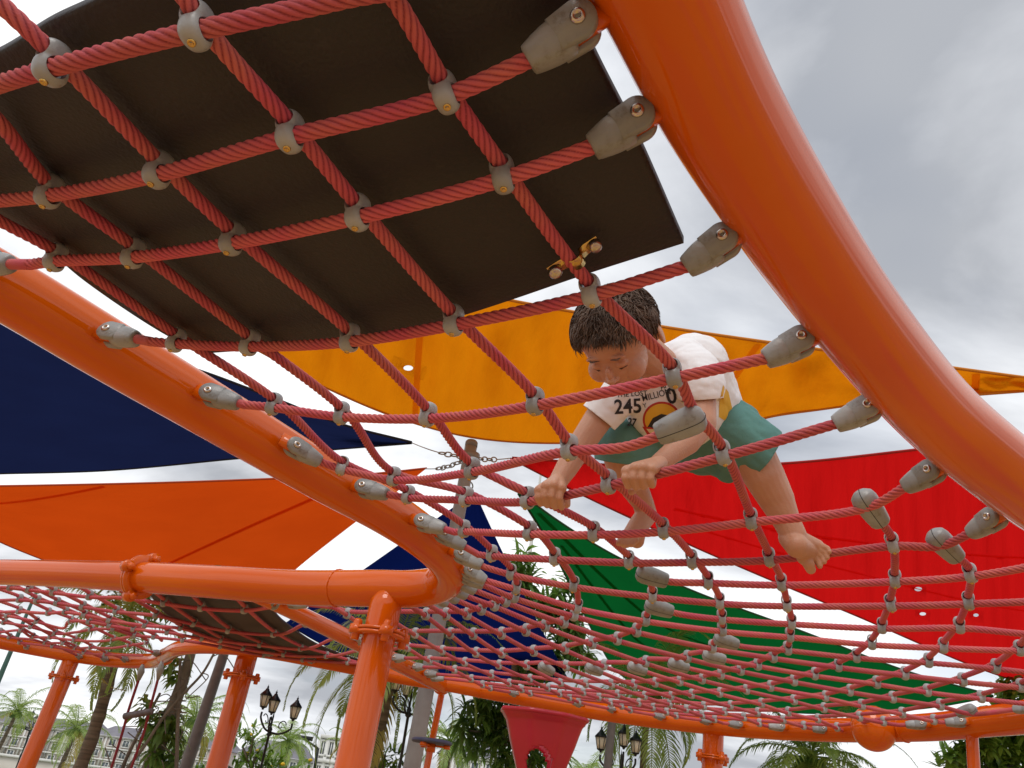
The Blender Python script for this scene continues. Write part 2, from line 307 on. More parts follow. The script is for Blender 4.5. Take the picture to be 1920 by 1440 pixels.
# ---------------------------------------------------------------- climbing frame
CF = thing('climbing_frame', 'large glossy orange tubular climbing frame with curved rails and bolted posts', 'climbing frame', (0.6, 2.6, 0))
def tube(name, pts, step=.03, sides=40, label=None):
    """pts: (px,py,width_px,h)"""
    P = []; rr = []
    for px, py, w, h in pts:
        d = DH(px, py, h); P.append(W(px, py, d)); rr.append(PXR(w, d) / 2)
    P = np.array(P); Q = cr_spline(np.hstack([P, np.array(rr)[:, None]]), step)
    V, q, t = sweep(Q[:, :3], Q[:, 3], sides)
    o = obj(name, V, [q, t], M['tube'], CF)
    if label: o['label'] = label
    return o, Q
_, Q1 = tube('rail', [(1050, -420, 330, .74), (1140, -230, 280, .735), (1228, -50, 250, .73), (1339, 185, 222, .725), (1468, 400, 194, .72), (1597, 585, 167, .705), (1750, 768, 148, .685), (1860, 864, 143, .665), (1965, 942, 137, .65), (2090, 1020, 120, .63), (2240, 1112, 100, .615), (2345, 1175, 90, .61), (2330, 1245, 84, .61), (2240, 1272, 82, .61), (2150, 1270, 80, .61)], label='thick orange rail sweeping overhead across the upper right')
_, Q2 = tube('rail', [(-420, 318, 150, .74), (-200, 430, 135, .74), (0, 535, 123, .735), (200, 654, 116, .725), (400, 772, 104, .71), (600, 891, 90, .695), (720, 957, 84, .685), (785, 1000, 78, .675), (830, 1040, 73, .665), (845, 1070, 70, .655), (828, 1094, 69, .65), (775, 1104, 69, .64), (700, 1103, 68, .635), (550, 1101, 64, .64), (400, 1091, 60, .65), (265, 1082, 56, .67), (100, 1075, 49, .70), (-60, 1073, 46, .72), (-260, 1080, 42, .73)], label='orange rail bending back on itself in a tight loop on the left')
_, Q3 = tube('rail', [(2150, 1270, 80, .61), (2020, 1325, 66, .605), (1920, 1345, 58, .60), (1850, 1353, 53, .60), (1750, 1363, 49, .60), (1637, 1368, 44, .60), (1579, 1369, 42, .605), (1450, 1366, 39, .62), (1337, 1358, 37, .64), (1200, 1343, 35, .665), (1100, 1329, 33, .685), (1000, 1311, 31, .70), (900, 1293, 29, .715), (845, 1283, 28, .72), (760, 1270, 27, .735), (620, 1243, 26, .75), (493, 1220, 26, .76), (400, 1212, 27, .765), (345, 1214, 28, .77), (308, 1230, 28, .77)], label='far orange rail running along the bottom of the picture')
_, Q4 = tube('rail', [(-200, 1163, 24, .79), (-60, 1191, 25, .785), (0, 1203, 25, .78), (67, 1216, 25, .78), (145, 1229, 26, .775), (208, 1237, 26, .77), (283, 1239, 27, .77), (312, 1231, 27, .77)], label='far left orange rail')
_, Q5 = tube('rail', [(430, 1092, 30, .665), (520, 1132, 30, .67), (640, 1190, 30, .69), (740, 1240, 30, .705), (832, 1285, 30, .715)], label='thinner slanting orange rail behind the main post')
def ballj(px, py, h, rpx, label=None):
    d = DH(px, py, h); c = W(px, py, d); r = PXR(rpx, d); a = np.linspace(0, math.pi, 25)
    V, q = lathe(np.stack([r * np.sin(a), -r * np.cos(a)], 1), 40, None, c); o = obj('ball_joint', V, [q], M['tube'], CF)
    if label: o['label'] = label
ballj(1638, 1366, .59, 40, 'big orange ball joint on the far rail')
ballj(310, 1231, .77, 16); ballj(829, 1284, .718, 18)
def flange(c, axis, r, big=1.55):
    Mx = basis(axis); p = MB()
    for s in (-1, 1):
        V, q = lathe([(0, s * .002), (r * big, s * .002), (r * big, s * .011), (r * 1.02, s * .011), (0, s * .011)], 36, Mx, c); p.add(V, q)
    f = p.build('flange', M['tube'], CF, True)
    for k in range(4):
        a = k * math.pi / 2 + .35; o = c + Mx @ np.array([math.cos(a), math.sin(a), 0]) * r * big * .95
        b = MB(); V, q = lathe([(0, -.014), (.024, -.014), (.024, .014), (0, .014)], 20, Mx, o); b.add(V, q)
        V, q = lathe([(0, -.034), (.013, -.034), (.015, -.030), (.015, .026), (.011, .034), (0, .034)], 6, Mx, o); b.add(V, q); b.build('bolt', M['tube'], f, False)
def post(tp, h, bp, w, fl=None, label=None, ext=0.0):
    a = WH(tp[0], tp[1], h); b = None; best = 1e9
    for d in np.arange(1.5, 12, .01):
        q = W(bp[0], bp[1], d); s = math.hypot(q[0] - a[0], q[1] - a[1])
        if s < best: best = s; b = q
    di = (b - a) / (a[2] - b[2]); g = a + di * a[2]; r = PXR(w, DH(tp[0], tp[1], h)) / 2
    a2 = a - nrm(di) * ext
    V, q, t = sweep(np.linspace(a2, g, 40), r, 32); o = obj('post', V, [q, t], M['tube'], CF)
    if label: o['label'] = label
    if fl:
        # point of the post seen at fl pixel row
        best = 1e9
        for k in np.linspace(0, 1, 400):
            p = a * (1 - k) + g * k; cc = np.linalg.inv(R) @ (p - np.array([0, 0, CAMZ])); y = 720 - cc[1] / cc[2] * F_PX
            if abs(y - fl) < best: best = abs(y - fl); c = p
        flange(c, nrm(a - g), r)
    return a, g, r
post((728, 1112), .62, (660, 1440), 60, 1190, 'thick orange post in the middle with a bolted flange')
post((466, 1222), .765, (406, 1440), 37, 1268, 'orange post left of the lanterns')
post((137, 1229), .775, (49, 1440), 29, 1270, 'leftmost orange post')
post((1338, 1360), .64, (1336, 1420), 38, 1421, 'short visible orange post under the far rail')
post((1821, 1356), .60, (1826, 1440), 21, None, 'thin rightmost orange post')
pa, pg, pr = post((830, 1290), .715, (800, 1440), 12, None, 'slim orange pole holding the blue step')
def q_at(Q, px):
    c = (Q[:, :3] - np.array([0, 0, CAMZ])) @ np.linalg.inv(R).T; x = 960 + c[:, 0] / c[:, 2] * F_PX; y = 720 - c[:, 1] / c[:, 2] * F_PX; return x, y
x, y = q_at(Q2, 0); i = np.argmin(np.abs(x - 267) + np.abs(y - 1082) * 2); flange(Q2[i, :3], Q2[i + 1, :3] - Q2[i - 1, :3], Q2[i, 3], 1.45)
def weld(Q, px, py, nm='weld_bead'):
    x, y = q_at(Q, 0); i = int(np.argmin(np.abs(x - px) + np.abs(y - py))); i = min(max(i, 1), len(Q) - 2); Mx = basis(Q[i + 1, :3] - Q[i - 1, :3]); th = np.linspace(0, 2 * math.pi, 97)
    P = (np.stack([np.cos(th), np.sin(th), th * 0], -1) @ Mx.T) * (Q[i, 3] + .0005) + Q[i, :3] + rng.randn(97, 3) * .0006; P[-1] = P[0]; V, q, t = sweep(P, .0035, 8, caps=False); obj(nm, V, [q], M['tube'], CF)
weld(Q2, 627, 1103); weld(Q3, 1700, 1365); weld(Q3, 900, 1293)
# blue step on the slim pole
k = .62
best = 1e9
for k in np.linspace(0, 1, 300):
    p = pa * (1 - k) + pg * k; cc = np.linalg.inv(R) @ (p - np.array([0, 0, CAMZ])); yy = 720 - cc[1] / cc[2] * F_PX
    if abs(yy - 1392) < best: best = abs(yy - 1392); sc = p
V, q = lathe([(0, .018), (.12, .018), (.136, .010), (.138, 0), (.13, -.008), (0, -.008)], 40, None, sc); stp = obj('step', V, [q], M['bluepl'], CF); stp['label'] = 'round blue step'
V, q = lathe([(0, -.009), (.03, -.009), (.03, -.06), (0, -.06)], 20, None, sc); ub = MB().add(V, q)
for a in (0, 2.1, 4.2):
    V, q = lathe([(0, -.009), (.022, -.009), (.022, -.032), (0, -.032)], 12, None, sc + np.array([math.cos(a) * .105, math.sin(a) * .105, 0])); ub.add(V, q)
    ub.box(sc + np.array([math.cos(a) * .05, math.sin(a) * .05, -.02]), .11, .02, .012, basis(UPV, (math.cos(a), math.sin(a), 0)))
ub.build('step_bracket', M['tube'], CF, False)

# ---------------------------------------------------------------- rope nets
D = 0.0180
Q_ALL = np.vstack([Q1, Q2, Q3, Q4, Q5])
def nearest_tube(p):
    s = Q_ALL[:, :3] - p; k = np.argmin(np.linalg.norm(s, axis=1) - Q_ALL[:, 3]); return Q_ALL[k, :3], Q_ALL[k, 3]
A_ROPES = [  # (points, start, end): c connector, t joint, o open
 ([(-200,215),(-60,170),(98,118),(368,48),(640,-12),(900,-80)], 'o', 'o'),
 ([(-200,375),(-60,372),(92,358),(297,318),(543,247),(833,172),(1000,98)], 'o', (1132,18)),
 ([(60,488),(104,482),(250,474),(435,447),(670,398),(942,326),(1118,262)], (-5,490), (1232,205)),
 ([(285,633),(330,637),(468,642),(655,632),(850,600),(1107,545),(1292,488)], (222,625), (1392,432)),
 ([(460,752),(513,757),(640,774),(802,777),(1003,752),(1262,700),(1440,662)], (403,738), (1535,625)),
 ([(598,858),(641,873),(738,893),(885,878),(1067,838),(1180,828),(1300,778)], (556,830), 'T'),
 ([(728,921),(765,927),(874,931),(990,933),(1141,903),(1355,848),(1570,785)], (690,915), (1660,752)),
 ([(853,992),(870,991),(993,995),(1113,996),(1243,990),(1408,972),(1622,945),(1700,903)], (808,982), (1785,862)),
 ([(897,1034),(922,1037),(1040,1043),(1179,1049),(1297,1048),(1442,1044),(1673,1017),(1760,1017),(1822,990)], (862,1014), (1900,948)),
 ([(1207,1070),(1252,1084),(1327,1087),(1465,1091),(1678,1084),(1819,1074),(1990,1042)], 'T', 'o'),
 ([(910,1058),(958,1072),(1076,1095),(1223,1114),(1349,1126),(1475,1131),(1670,1130),(1816,1126),(1990,1115)], (874,1043), 'o'),
 ([(1222,1130),(1270,1145),(1353,1156),(1484,1165),(1654,1173),(1799,1172),(1990,1184)], 'T', 'o'),
 ([(908,1082),(968,1100),(1083,1136),(1211,1160),(1354,1179),(1481,1190),(1635,1204),(1769,1210),(1912,1215),(1990,1216)], (874,1066), 'o'),
 ([(1350,1193),(1390,1207),(1477,1215),(1606,1229),(1741,1238),(1867,1249),(1990,1262)], 'T', 'o'),
 ([(905,1091),(966,1117),(1077,1151),(1194,1181),(1336,1212),(1450,1230),(1572,1247),(1697,1262),(1805,1274),(1914,1285),(1990,1292)], (868,1078), 'o'),
 ([(1328,1224),(1358,1233),(1421,1245),(1528,1263),(1644,1279),(1739,1294),(1840,1306),(1930,1316),(1990,1322)], 'T', 'o'),
 ([(890,1102),(950,1125),(1058,1165),(1158,1197),(1289,1231),(1389,1255),(1489,1275),(1594,1294),(1674,1307),(1763,1321),(1822,1335),(1850,1333)], (858,1088), (1895,1326)),
 ([(1262,1240),(1292,1249),(1352,1263),(1445,1286),(1548,1305),(1616,1321),(1692,1336),(1751,1349),(1774,1351)], 'T', (1808,1352)),
 ([(873,1112),(929,1133),(1023,1172),(1111,1205),(1211,1240),(1317,1272),(1400,1292),(1489,1312),(1545,1327),(1612,1343),(1657,1352),(1685,1356)], (842,1098), (1715,1357)),
 ([(1186,1246),(1212,1256),(1275,1276),(1350,1298),(1428,1318),(1478,1334),(1534,1347),(1570,1363),(1583,1368)], 'T', (1612,1374)),
 ([(855,1120),(904,1141),(987,1181),(1060,1215),(1133,1246),(1229,1279),(1297,1301),(1370,1322),(1421,1335),(1469,1349),(1507,1360),(1525,1364)], (830,1104), (1550,1366)),
 ([(1106,1248),(1135,1260),(1189,1282),(1259,1304),(1320,1323),(1359,1334),(1395,1344),(1424,1355),(1440,1359)], 'T', (1466,1362)),
 ([(835,1126),(877,1150),(941,1187),(1001,1220),(1062,1248),(1147,1281),(1209,1304),(1256,1318),(1287,1329),(1317,1340),(1340,1348),(1355,1353)], (810,1112), (1378,1357)),
 ([(1018,1246),(1045,1262),(1099,1281),(1158,1301),(1198,1317),(1225,1325),(1250,1334),(1268,1341)], 'T', (1290,1346)),
 ([(790,1120),(837,1151),(888,1188),(942,1224),(988,1247),(1052,1279),(1094,1297),(1123,1306),(1145,1317),(1166,1323),(1182,1330)], 'o', (1205,1336)),
 ([(765,1128),(799,1151),(845,1187),(893,1223),(936,1246),(994,1272),(1028,1289),(1050,1300),(1068,1307),(1085,1314)], 'o', (1112,1321)),
 ([(740,1163),(779,1187),(830,1219),(872,1241),(922,1264),(955,1280),(979,1292),(995,1299)], 'o', (1024,1306)),
 ([(735,1200),(765,1213),(806,1237),(853,1255),(884,1272),(905,1283),(920,1289)], 'o', (945,1295)),
 ([(560,1098),(618,1130),(652,1150),(700,1185)], 'o', 'o'),
]
B_ROPES = [
 ([(-200,130),(-40,205),(92,358),(250,474),(468,642),(640,774),(738,893),(874,931),(993,995),(1040,1043),(1076,1095),(1083,1136),(1077,1151),(1058,1165),(1023,1172),(987,1181),(941,1187),(888,1188),(845,1187),(779,1187),(735,1185),(712,1180)], 'o', (684,1205)),
 ([(-160,250),(-40,395),(104,482),(330,637),(513,757),(641,873),(765,927),(870,991),(922,1037),(958,1072),(968,1100),(966,1117),(950,1125),(929,1133),(904,1141),(877,1150),(837,1151),(799,1151),(740,1149),(652,1150),(622,1141)], 'o', (592,1134)),
 ([(-160,-110),(-20,0),(98,118),(297,318),(435,447),(655,632),(802,777),(885,878),(990,933),(1113,996),(1179,1049),(1207,1070),(1223,1114),(1222,1130),(1211,1160),(1194,1181),(1158,1197),(1111,1205),(1060,1215),(1001,1220),(942,1224),(893,1223),(830,1219),(768,1213)], 'o', (742,1225)),
 ([(250,-160),(368,48),(543,247),(670,398),(850,600),(1003,752),(1067,838),(1141,903),(1243,990),(1297,1048),(1327,1087),(1349,1126),(1353,1156),(1354,1179),(1350,1193),(1336,1212),(1328,1224),(1289,1231),(1262,1240),(1211,1240),(1186,1246),(1133,1246),(1106,1248),(1062,1248),(1018,1246),(988,1247),(936,1246),(872,1241),(806,1237)], 'o', (776,1236)),
 ([(600,-180),(735,0),(833,172),(942,326),(1107,545),(1262,700),(1300,778),(1355,848),(1408,972),(1442,1044),(1465,1091),(1475,1131),(1484,1165),(1481,1190),(1477,1215),(1450,1230),(1421,1245),(1389,1255),(1352,1263),(1317,1272),(1275,1276),(1229,1279),(1189,1282),(1147,1281),(1099,1281),(1052,1279),(994,1272),(922,1264),(853,1255)], 'o', (808,1253)),
 ([(1622,945),(1645,975),(1673,1017),(1678,1084),(1670,1130),(1654,1173),(1635,1204),(1606,1229),(1572,1247),(1528,1263),(1489,1275),(1445,1286),(1400,1292),(1350,1298),(1297,1301),(1259,1304),(1209,1304),(1158,1301),(1094,1297),(1028,1289),(955,1280),(884,1272)], 'T', (838,1267)),
 ([(1760,1017),(1785,1040),(1819,1074),(1816,1126),(1799,1172),(1769,1210),(1741,1238),(1697,1262),(1644,1279),(1594,1294),(1548,1305),(1489,1312),(1428,1318),(1370,1322),(1320,1323),(1256,1318),(1198,1317),(1123,1306),(1050,1300),(979,1292),(905,1283)], 'T', (862,1276)),
 ([(1990,1150),(1912,1215),(1867,1249),(1805,1274),(1739,1294),(1674,1307),(1616,1321),(1545,1327),(1478,1334),(1421,1335),(1359,1334),(1287,1329),(1225,1325),(1145,1317),(1068,1307),(995,1299),(920,1289)], 'o', 'o'),
 ([(1990,1240),(1914,1285),(1840,1306),(1763,1321),(1692,1336),(1612,1343),(1534,1347),(1469,1349),(1395,1344),(1317,1340),(1250,1334),(1166,1323),(1085,1314)], 'o', 'o'),
 ([(1822,1335),(1796,1341),(1751,1349),(1657,1352),(1570,1363),(1507,1360),(1424,1355),(1340,1348),(1268,1341),(1182,1330)], 'T', 'o'),
]
HN = tps([(98,118,.60),(-60,372,.66),(-200,200,.65),(-200,400,.68),(368,48,.60),(543,247,.61),(833,172,.64),(435,447,.63),(850,600,.61),(655,632,.62),(1107,545,.625),(1262,700,.61),(1003,752,.59),(990,933,.565),(1141,903,.56),(1243,990,.58),(1355,848,.59),(1442,1044,.60),(1179,1049,.595),
 (1083,1136,.595),(1194,1181,.585),(966,1117,.61),(893,1223,.60),(1052,1279,.60),(1275,1276,.60),(1450,1230,.605),(1654,1173,.60),(1670,1020,.61),(1741,1238,.585),(1616,1321,.59),(1421,1335,.61),(1225,1325,.625),(1085,1314,.65),
 (1378,1357,.63),(1205,1336,.66),(1112,1321,.675),(1024,1306,.69),(945,1295,.70),(1466,1362,.615),(1612,1374,.60),(1715,1357,.595),(1808,1352,.595),(742,1225,.69),(776,1236,.695),(808,1253,.70),(862,1276,.70),(592,1134,.675),(684,1205,.685),
 (1132,18,.69),(1232,205,.685),(1392,432,.68),(1535,625,.675),(1660,752,.665),(1785,862,.65),(1900,948,.635),(1990,1042,.62),(1990,1184,.60),(1990,1292,.59),(1895,1326,.595),
 (-5,490,.71),(222,625,.705),(403,738,.695),(556,830,.685),(690,915,.675),(808,982,.66),(862,1020,.65),(874,1060,.64),(858,1088,.635),(820,1108,.63),(765,1128,.63),(740,1163,.63),(735,1200,.64),
 (900,-120,.67),(500,-200,.65),(0,-160,.64)])
# shared fittings, in units of the rope diameter
def ellips(cx, cy, cz, rx, ry, rz, n=2.0, seg=20):
    a = np.linspace(0.02, math.pi - .02, seg); b = np.linspace(0, 2 * math.pi, seg * 2, endpoint=False); A, Bb = np.meshgrid(a, b, indexing='ij')
    def p(v): return np.sign(v) * np.abs(v) ** (2 / n)
    V = np.stack([cx + rx * p(np.sin(A)) * p(np.cos(Bb)), cy + ry * p(np.sin(A)) * p(np.sin(Bb)), cz + rz * p(np.cos(A))], -1).reshape(-1, 3)
    k = seg * 2; i = np.arange(seg - 1)[:, None] * k; j = np.arange(k)[None]; j2 = (j + 1) % k
    q = np.stack([i + j, i + k + j, i + k + j2, i + j2], -1).reshape(-1, 4)
    V = np.vstack([V, [cx, cy, cz + rz], [cx, cy, cz - rz]]); jj = np.arange(k); n0 = seg * k
    t = np.vstack([np.stack([np.full(k, n0), jj, (jj + 1) % k], -1), np.stack([np.full(k, n0 + 1), (seg - 1) * k + (jj + 1) % k, (seg - 1) * k + jj], -1)])
    return V, q, t
def clamp_mesh():
    b = MB()
    V, q, t = ellips(0, 0, -.5, .74, .92, .85, 2.5); b.add(V, q, t)
    V, q, t = ellips(0, 0, .5, .80, .88, .80, 2.5); b.add(V, q, t)
    V, q, t = ellips(0, 0, 0, .68, .78, .9, 2.6); b.add(V, q, t)
    V = np.concatenate(b.v) * D; F = [np.concatenate(b.q), np.concatenate(b.t)]
    def cyl(ax, z):
        Vc, qc, tc_ = sweep(np.array([[-3, 0, z], [3, 0, z]]) if ax == 'x' else np.array([[0, -3, z], [0, 3, z]]), .60, 24); return Vc * D, [qc, tc_]
    c1 = cyl('x', -.48); c2 = cyl('y', .52)
    return evalmesh(V, F, [('REMESH', D * .085), ('SMOOTH', 6), ('DIFF', c1[0], c1[1]), ('DIFF', c2[0], c2[1])], 'rope_clamp')
CL = clamp_mesh(); CL.materials.append(M['clamp'])
def small(fn, name, m, smooth=True):
    b = fn(); V = np.concatenate(b.v) * D; f = []
    if b.q: f.append(np.concatenate(b.q))
    if b.t: f.append(np.concatenate(b.t))
    me = npmesh(name, V, f, smooth); me.materials.append(m); return me
def cbolt():
    b = MB(); Mx = basis((0, -.25, -1))
    V, q = lathe([(0, .20), (.09, .20), (.12, .30), (.20, .32), (.23, .26), (.23, 0)], 16, Mx, (0, -.12, -1.14)); b.add(V, q); return b
CB = small(cbolt, 'bolt', M['brass'])
def conn_body():
    b = MB(); xs = [0, .06, .3, .9, 1.5, 2.1, 2.6, 2.8]; wy = [.62, .78, .86, 1.0, 1.12, 1.18, 1.15, 1.0]; wz = [.62, .78, .84, .92, .95, .92, .85, .7]
    th = np.linspace(0, 2 * np.pi, 28, endpoint=False); c = np.cos(th); s = np.sin(th); e = .72
    V = np.concatenate([np.stack([np.full(28, x), y * np.sign(c) * np.abs(c) ** e, z * np.sign(s) * np.abs(s) ** e], -1) for x, y, z in zip(xs, wy, wz)])
    i = np.arange(len(xs) - 1)[:, None] * 28; j = np.arange(28)[None]; j2 = (j + 1) % 28; q = np.stack([i + j, i + 28 + j, i + 28 + j2, i + j2], -1).reshape(-1, 4)
    V = np.vstack([V, [0, 0, 0], [2.8, 0, 0]]); jj = np.arange(28); n0 = len(xs) * 28
    b.add(V, q, np.vstack([np.stack([np.full(28, n0), jj, (jj + 1) % 28], -1), np.stack([np.full(28, n0 + 1), n0 - 28 + (jj + 1) % 28, n0 - 28 + jj], -1)]))
    for s_ in (1, -1):
        ang = np.linspace(-math.pi / 2, math.pi / 2, 15); L = 4.55; w = 1.12
        out_ = np.array([(1.9, w * .9)] + [(L - w + w * math.cos(a), -w * math.sin(a)) for a in ang] + [(1.9, -w * .9)])
        z0, z1 = (.33, .95) if s_ > 0 else (-.95, -.33); n = len(out_)
        def ring(sc, z): cc = out_.mean(0); return np.hstack([cc + (out_ - cc) * sc, np.full((n, 1), z)])
        V = np.vstack([ring(.97, z0), ring(1, z0 + .06), ring(1, z1 - .14), ring(.93, z1), [[*out_.mean(0), z0]], [[*out_.mean(0), z1]]])
        jj = np.arange(n); j2 = (jj + 1) % n; q = np.vstack([np.stack([k * n + jj, k * n + j2, (k + 1) * n + j2, (k + 1) * n + jj], -1) for k in range(3)])
        t = np.vstack([np.stack([np.full(n, 4 * n), j2, jj], -1), np.stack([np.full(n, 4 * n + 1), 3 * n + jj, 3 * n + j2], -1)]); b.add(V, q, t)
    return b
CN = small(conn_body, 'end_connector', M['joint'])
def conn_bolt():
    b = MB()
    for s_, z in ((1, .90), (-1, -.90)):
        V, q = lathe([(0, -.1), (.16, -.1), (.20, .26), (.32, .28), (.43, .20), (.46, .08), (.46, -.1)], 20, None, (0, 0, 0)); V[:, 2] = V[:, 2] * s_ + z; V[:, 0] += 3.5; b.add(V, q)
    V, q = lathe([(.2, -.9), (.2, .9)], 12, None, (3.5, 0, 0)); b.add(V, q); return b
CBT = small(conn_bolt, 'bolt', M['steel'])
def tj_body():
    b = MB(); xs = np.array([-1.15, -1.0, -.6, 0, .8, 1.7, 2.6, 3.3, 3.5, 3.5]); wy = np.array([.01, .72, 1.12, 1.25, 1.24, 1.18, 1.08, .98, .86, .1]); wz = wy * 1.12
    th = np.linspace(0, 2 * np.pi, 32, endpoint=False)
    V = np.concatenate([np.stack([np.full(32, x), y * np.cos(th), z * np.sin(th)], -1) for x, y, z in zip(xs, wy, wz)])
    i = np.arange(len(xs) - 1)[:, None] * 32; j = np.arange(32)[None]; j2 = (j + 1) % 32; b.add(V, np.stack([i + j, i + 32 + j, i + 32 + j2, i + j2], -1).reshape(-1, 4))
    # parting seam
    return b
TJ = small(tj_body, 'tee_joint', M['joint'])
def tj_seam():
    b = MB(); X0 = [-1.15, -1.0, -.6, 0, .8, 1.7, 2.6, 3.3, 3.5]; Y0 = [.0, .75, 1.12, 1.25, 1.24, 1.18, 1.08, .98, .86]
    P = [(x, y * 1.003) for x, y in zip(X0, Y0)]; P = P[::-1] + [(x, -y) for x, y in P[1:]]; L = cr_spline(np.array([(x, y, 0) for x, y in P]), .15)
    V, q, t = sweep(L, .032, 6); b.add(V, q, t); return b
TS = small(tj_seam, 'seam', M['hole'])
def place(me, name, mtx, parent, child=None):
    m = mtx.copy(); m.translation = m.translation - Vector(offs(parent)); o = bpy.data.objects.new(name, me); COL.objects.link(o); o.parent = parent; o.matrix_local = m; ROOTLOC[o.name] = offs(parent)
    if child is not None:
        for nm, cm in child:
            c = bpy.data.objects.new(nm, cm); COL.objects.link(c); c.parent = o
    return o
def mtx(x, z, loc):
    x = nrm(x); z = np.asarray(z, float); z = nrm(z - z.dot(x) * x); y = np.cross(z, x)
    return Matrix([[x[i], y[i], z[i], loc[i]] for i in range(3)] + [[0, 0, 0, 1]])
def tocam(p): return nrm(np.array([0, 0, CAMZ]) - p)
CAMUP = R @ np.array([0, 1.0, 0])
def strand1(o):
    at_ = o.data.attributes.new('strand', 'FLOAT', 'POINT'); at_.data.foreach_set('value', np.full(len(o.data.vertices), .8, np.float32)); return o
def build_net(NET, A, B, HF, near=2.6, full=True, maxc=100):
    nodes = []; Apts = []
    for pts, s, e_ in A: Apts += [tuple(p) for p in pts[0:]]
    def world3(p, off):
        return WH(p[0], p[1], HF(*p)) + UPV * off
    def snap(p):
        b = min(Apts, key=lambda a: (a[0] - p[0]) ** 2 + (a[1] - p[1]) ** 2)
        return b if math.hypot(b[0] - p[0], b[1] - p[1]) < 8 else None
    cl = []; joints = []
    for fam, ropes in (('A', A), ('B', B)):
        for pts, s, e_ in ropes:
            P = []
            for i, p in enumerate(pts):
                if fam == 'B':
                    q = snap(p)
                    P.append(world3(q or p, .52 * D if q else .3 * D))
                    if q is not None: nodes.append((q, len(P) - 1, P))
                else: P.append(world3(p, -.48 * D))
            P = np.array(P)
            for en_, k_ in ((s, 0), (e_, -1)):
                x_, y_ = pts[k_]
                if en_ == 'o' and (x_ > 1930 or x_ < -100 or y_ < -50):
                    tcx, trx = nearest_tube(P[k_]); dv = tcx - P[k_]
                    if trx < np.linalg.norm(dv) < .9 and nrm(dv).dot(nrm(P[k_] - P[1 if k_ == 0 else -2])) > .2:
                        if k_ == 0: P = np.vstack([tcx, P]); nodes = [(q_, i_ + (1 if P_ is None else 0), P_) for q_, i_, P_ in nodes]
                        else: P = np.vstack([P, tcx])
            S = cr_spline(P, .01); dmin = np.min(np.linalg.norm(S - np.array([0, 0, CAMZ]), axis=1)); dm = np.median(np.linalg.norm(S - np.array([0, 0, CAMZ]), axis=1))
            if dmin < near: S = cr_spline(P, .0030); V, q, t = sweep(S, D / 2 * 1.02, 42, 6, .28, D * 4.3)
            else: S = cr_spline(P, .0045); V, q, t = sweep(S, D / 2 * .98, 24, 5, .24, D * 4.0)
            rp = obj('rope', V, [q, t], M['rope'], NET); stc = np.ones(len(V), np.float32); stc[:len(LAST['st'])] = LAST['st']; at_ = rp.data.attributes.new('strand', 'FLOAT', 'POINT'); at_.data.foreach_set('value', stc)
            for end, pt, nb in ((s, 0, 1), (e_, -1, -2)):
                if isinstance(end, tuple):
                    a = P[pt]; tube_p = WH(end[0], end[1], HF(*end)); tc_, tr_ = nearest_tube(tube_p)
                    di = nrm(tc_ - a); L = np.linalg.norm(tc_ - a) - tr_
                    # aim at the tube pixel but stop at the tube surface
                    di = nrm(nrm(tube_p - a) * .6 + di * .4); z = nrm(tocam(a) + CAMUP * .55)
                    L2 = L / max(.3, di.dot(nrm(tc_ - a))); sc = min(1.12, max(.95, (L2 + .3 * D) / (4.75 * D))); a2 = a + di * max(0, L2 - 4.75 * D * sc)
                    m = mtx(di, z, a2 - di * D * .3); ms = m @ Matrix.Diagonal((sc, 1, 1, 1)); place(CN, 'end_connector', ms, NET, [('bolt', CBT)])
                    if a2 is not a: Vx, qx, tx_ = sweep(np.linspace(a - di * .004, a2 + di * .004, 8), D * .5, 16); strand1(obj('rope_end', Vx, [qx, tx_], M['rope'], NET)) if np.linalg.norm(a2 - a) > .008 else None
                    if True:
                        m3 = np.array(m.to_3x3()); lug = MB(); lug.box(a2 + di * (D * sc * 3.6), .040 + D, .030, .0120, m3)
                        lo = lug.build('mounting_lug', M['tube'], CF)
                elif end == 'T':
                    di = nrm(P[nb] - P[pt]); joints.append((P[pt], di))
    joints = [(p, nrm(di - .7 * di.dot(tocam(p)) * tocam(p))) for p, di in joints]
    for p, di in joints: place(TJ, 'tee_joint', mtx(di, tocam(p) * .4 + CAMUP, p), NET, [('seam', TS)])
    # clamps where the two families cross
    seen = set(); lst = []
    tj = [j[0] for j in joints]
    for q, k, P in nodes:
        if q in seen: continue
        c = world3(q, .02 * D)
        if any(np.linalg.norm(c - t_) < D * 1.2 for t_ in tj): continue
        seen.add(q); Bt = nrm(np.array(P[min(k + 1, len(P) - 1)]) - np.array(P[max(k - 1, 0)]))
        At = None
        for pts, s, e_ in A:
            if q in [tuple(x_) for x_ in pts]:
                i = [tuple(x_) for x_ in pts].index(q); a0 = world3(pts[max(i - 1, 0)], 0); a1 = world3(pts[min(i + 1, len(pts) - 1)], 0); At = nrm(a1 - a0)
        z = UPV * 1.0 + CAMUP * .5 + rng.randn(3) * .10; At = nrm(At + rng.randn(3) * .05)
        lst.append((np.linalg.norm(c - np.array([0, 0, CAMZ])), q, mtx(At, z, c)))
    lst.sort(key=lambda a: a[0]); rest = MB()
    cv, cf = me_data(CL); co = np.array([f for f in cf if len(f) == 4]); ct = np.array([f for f in cf if len(f) == 3]) if any(len(f) == 3 for f in cf) else np.zeros((0, 3), int)
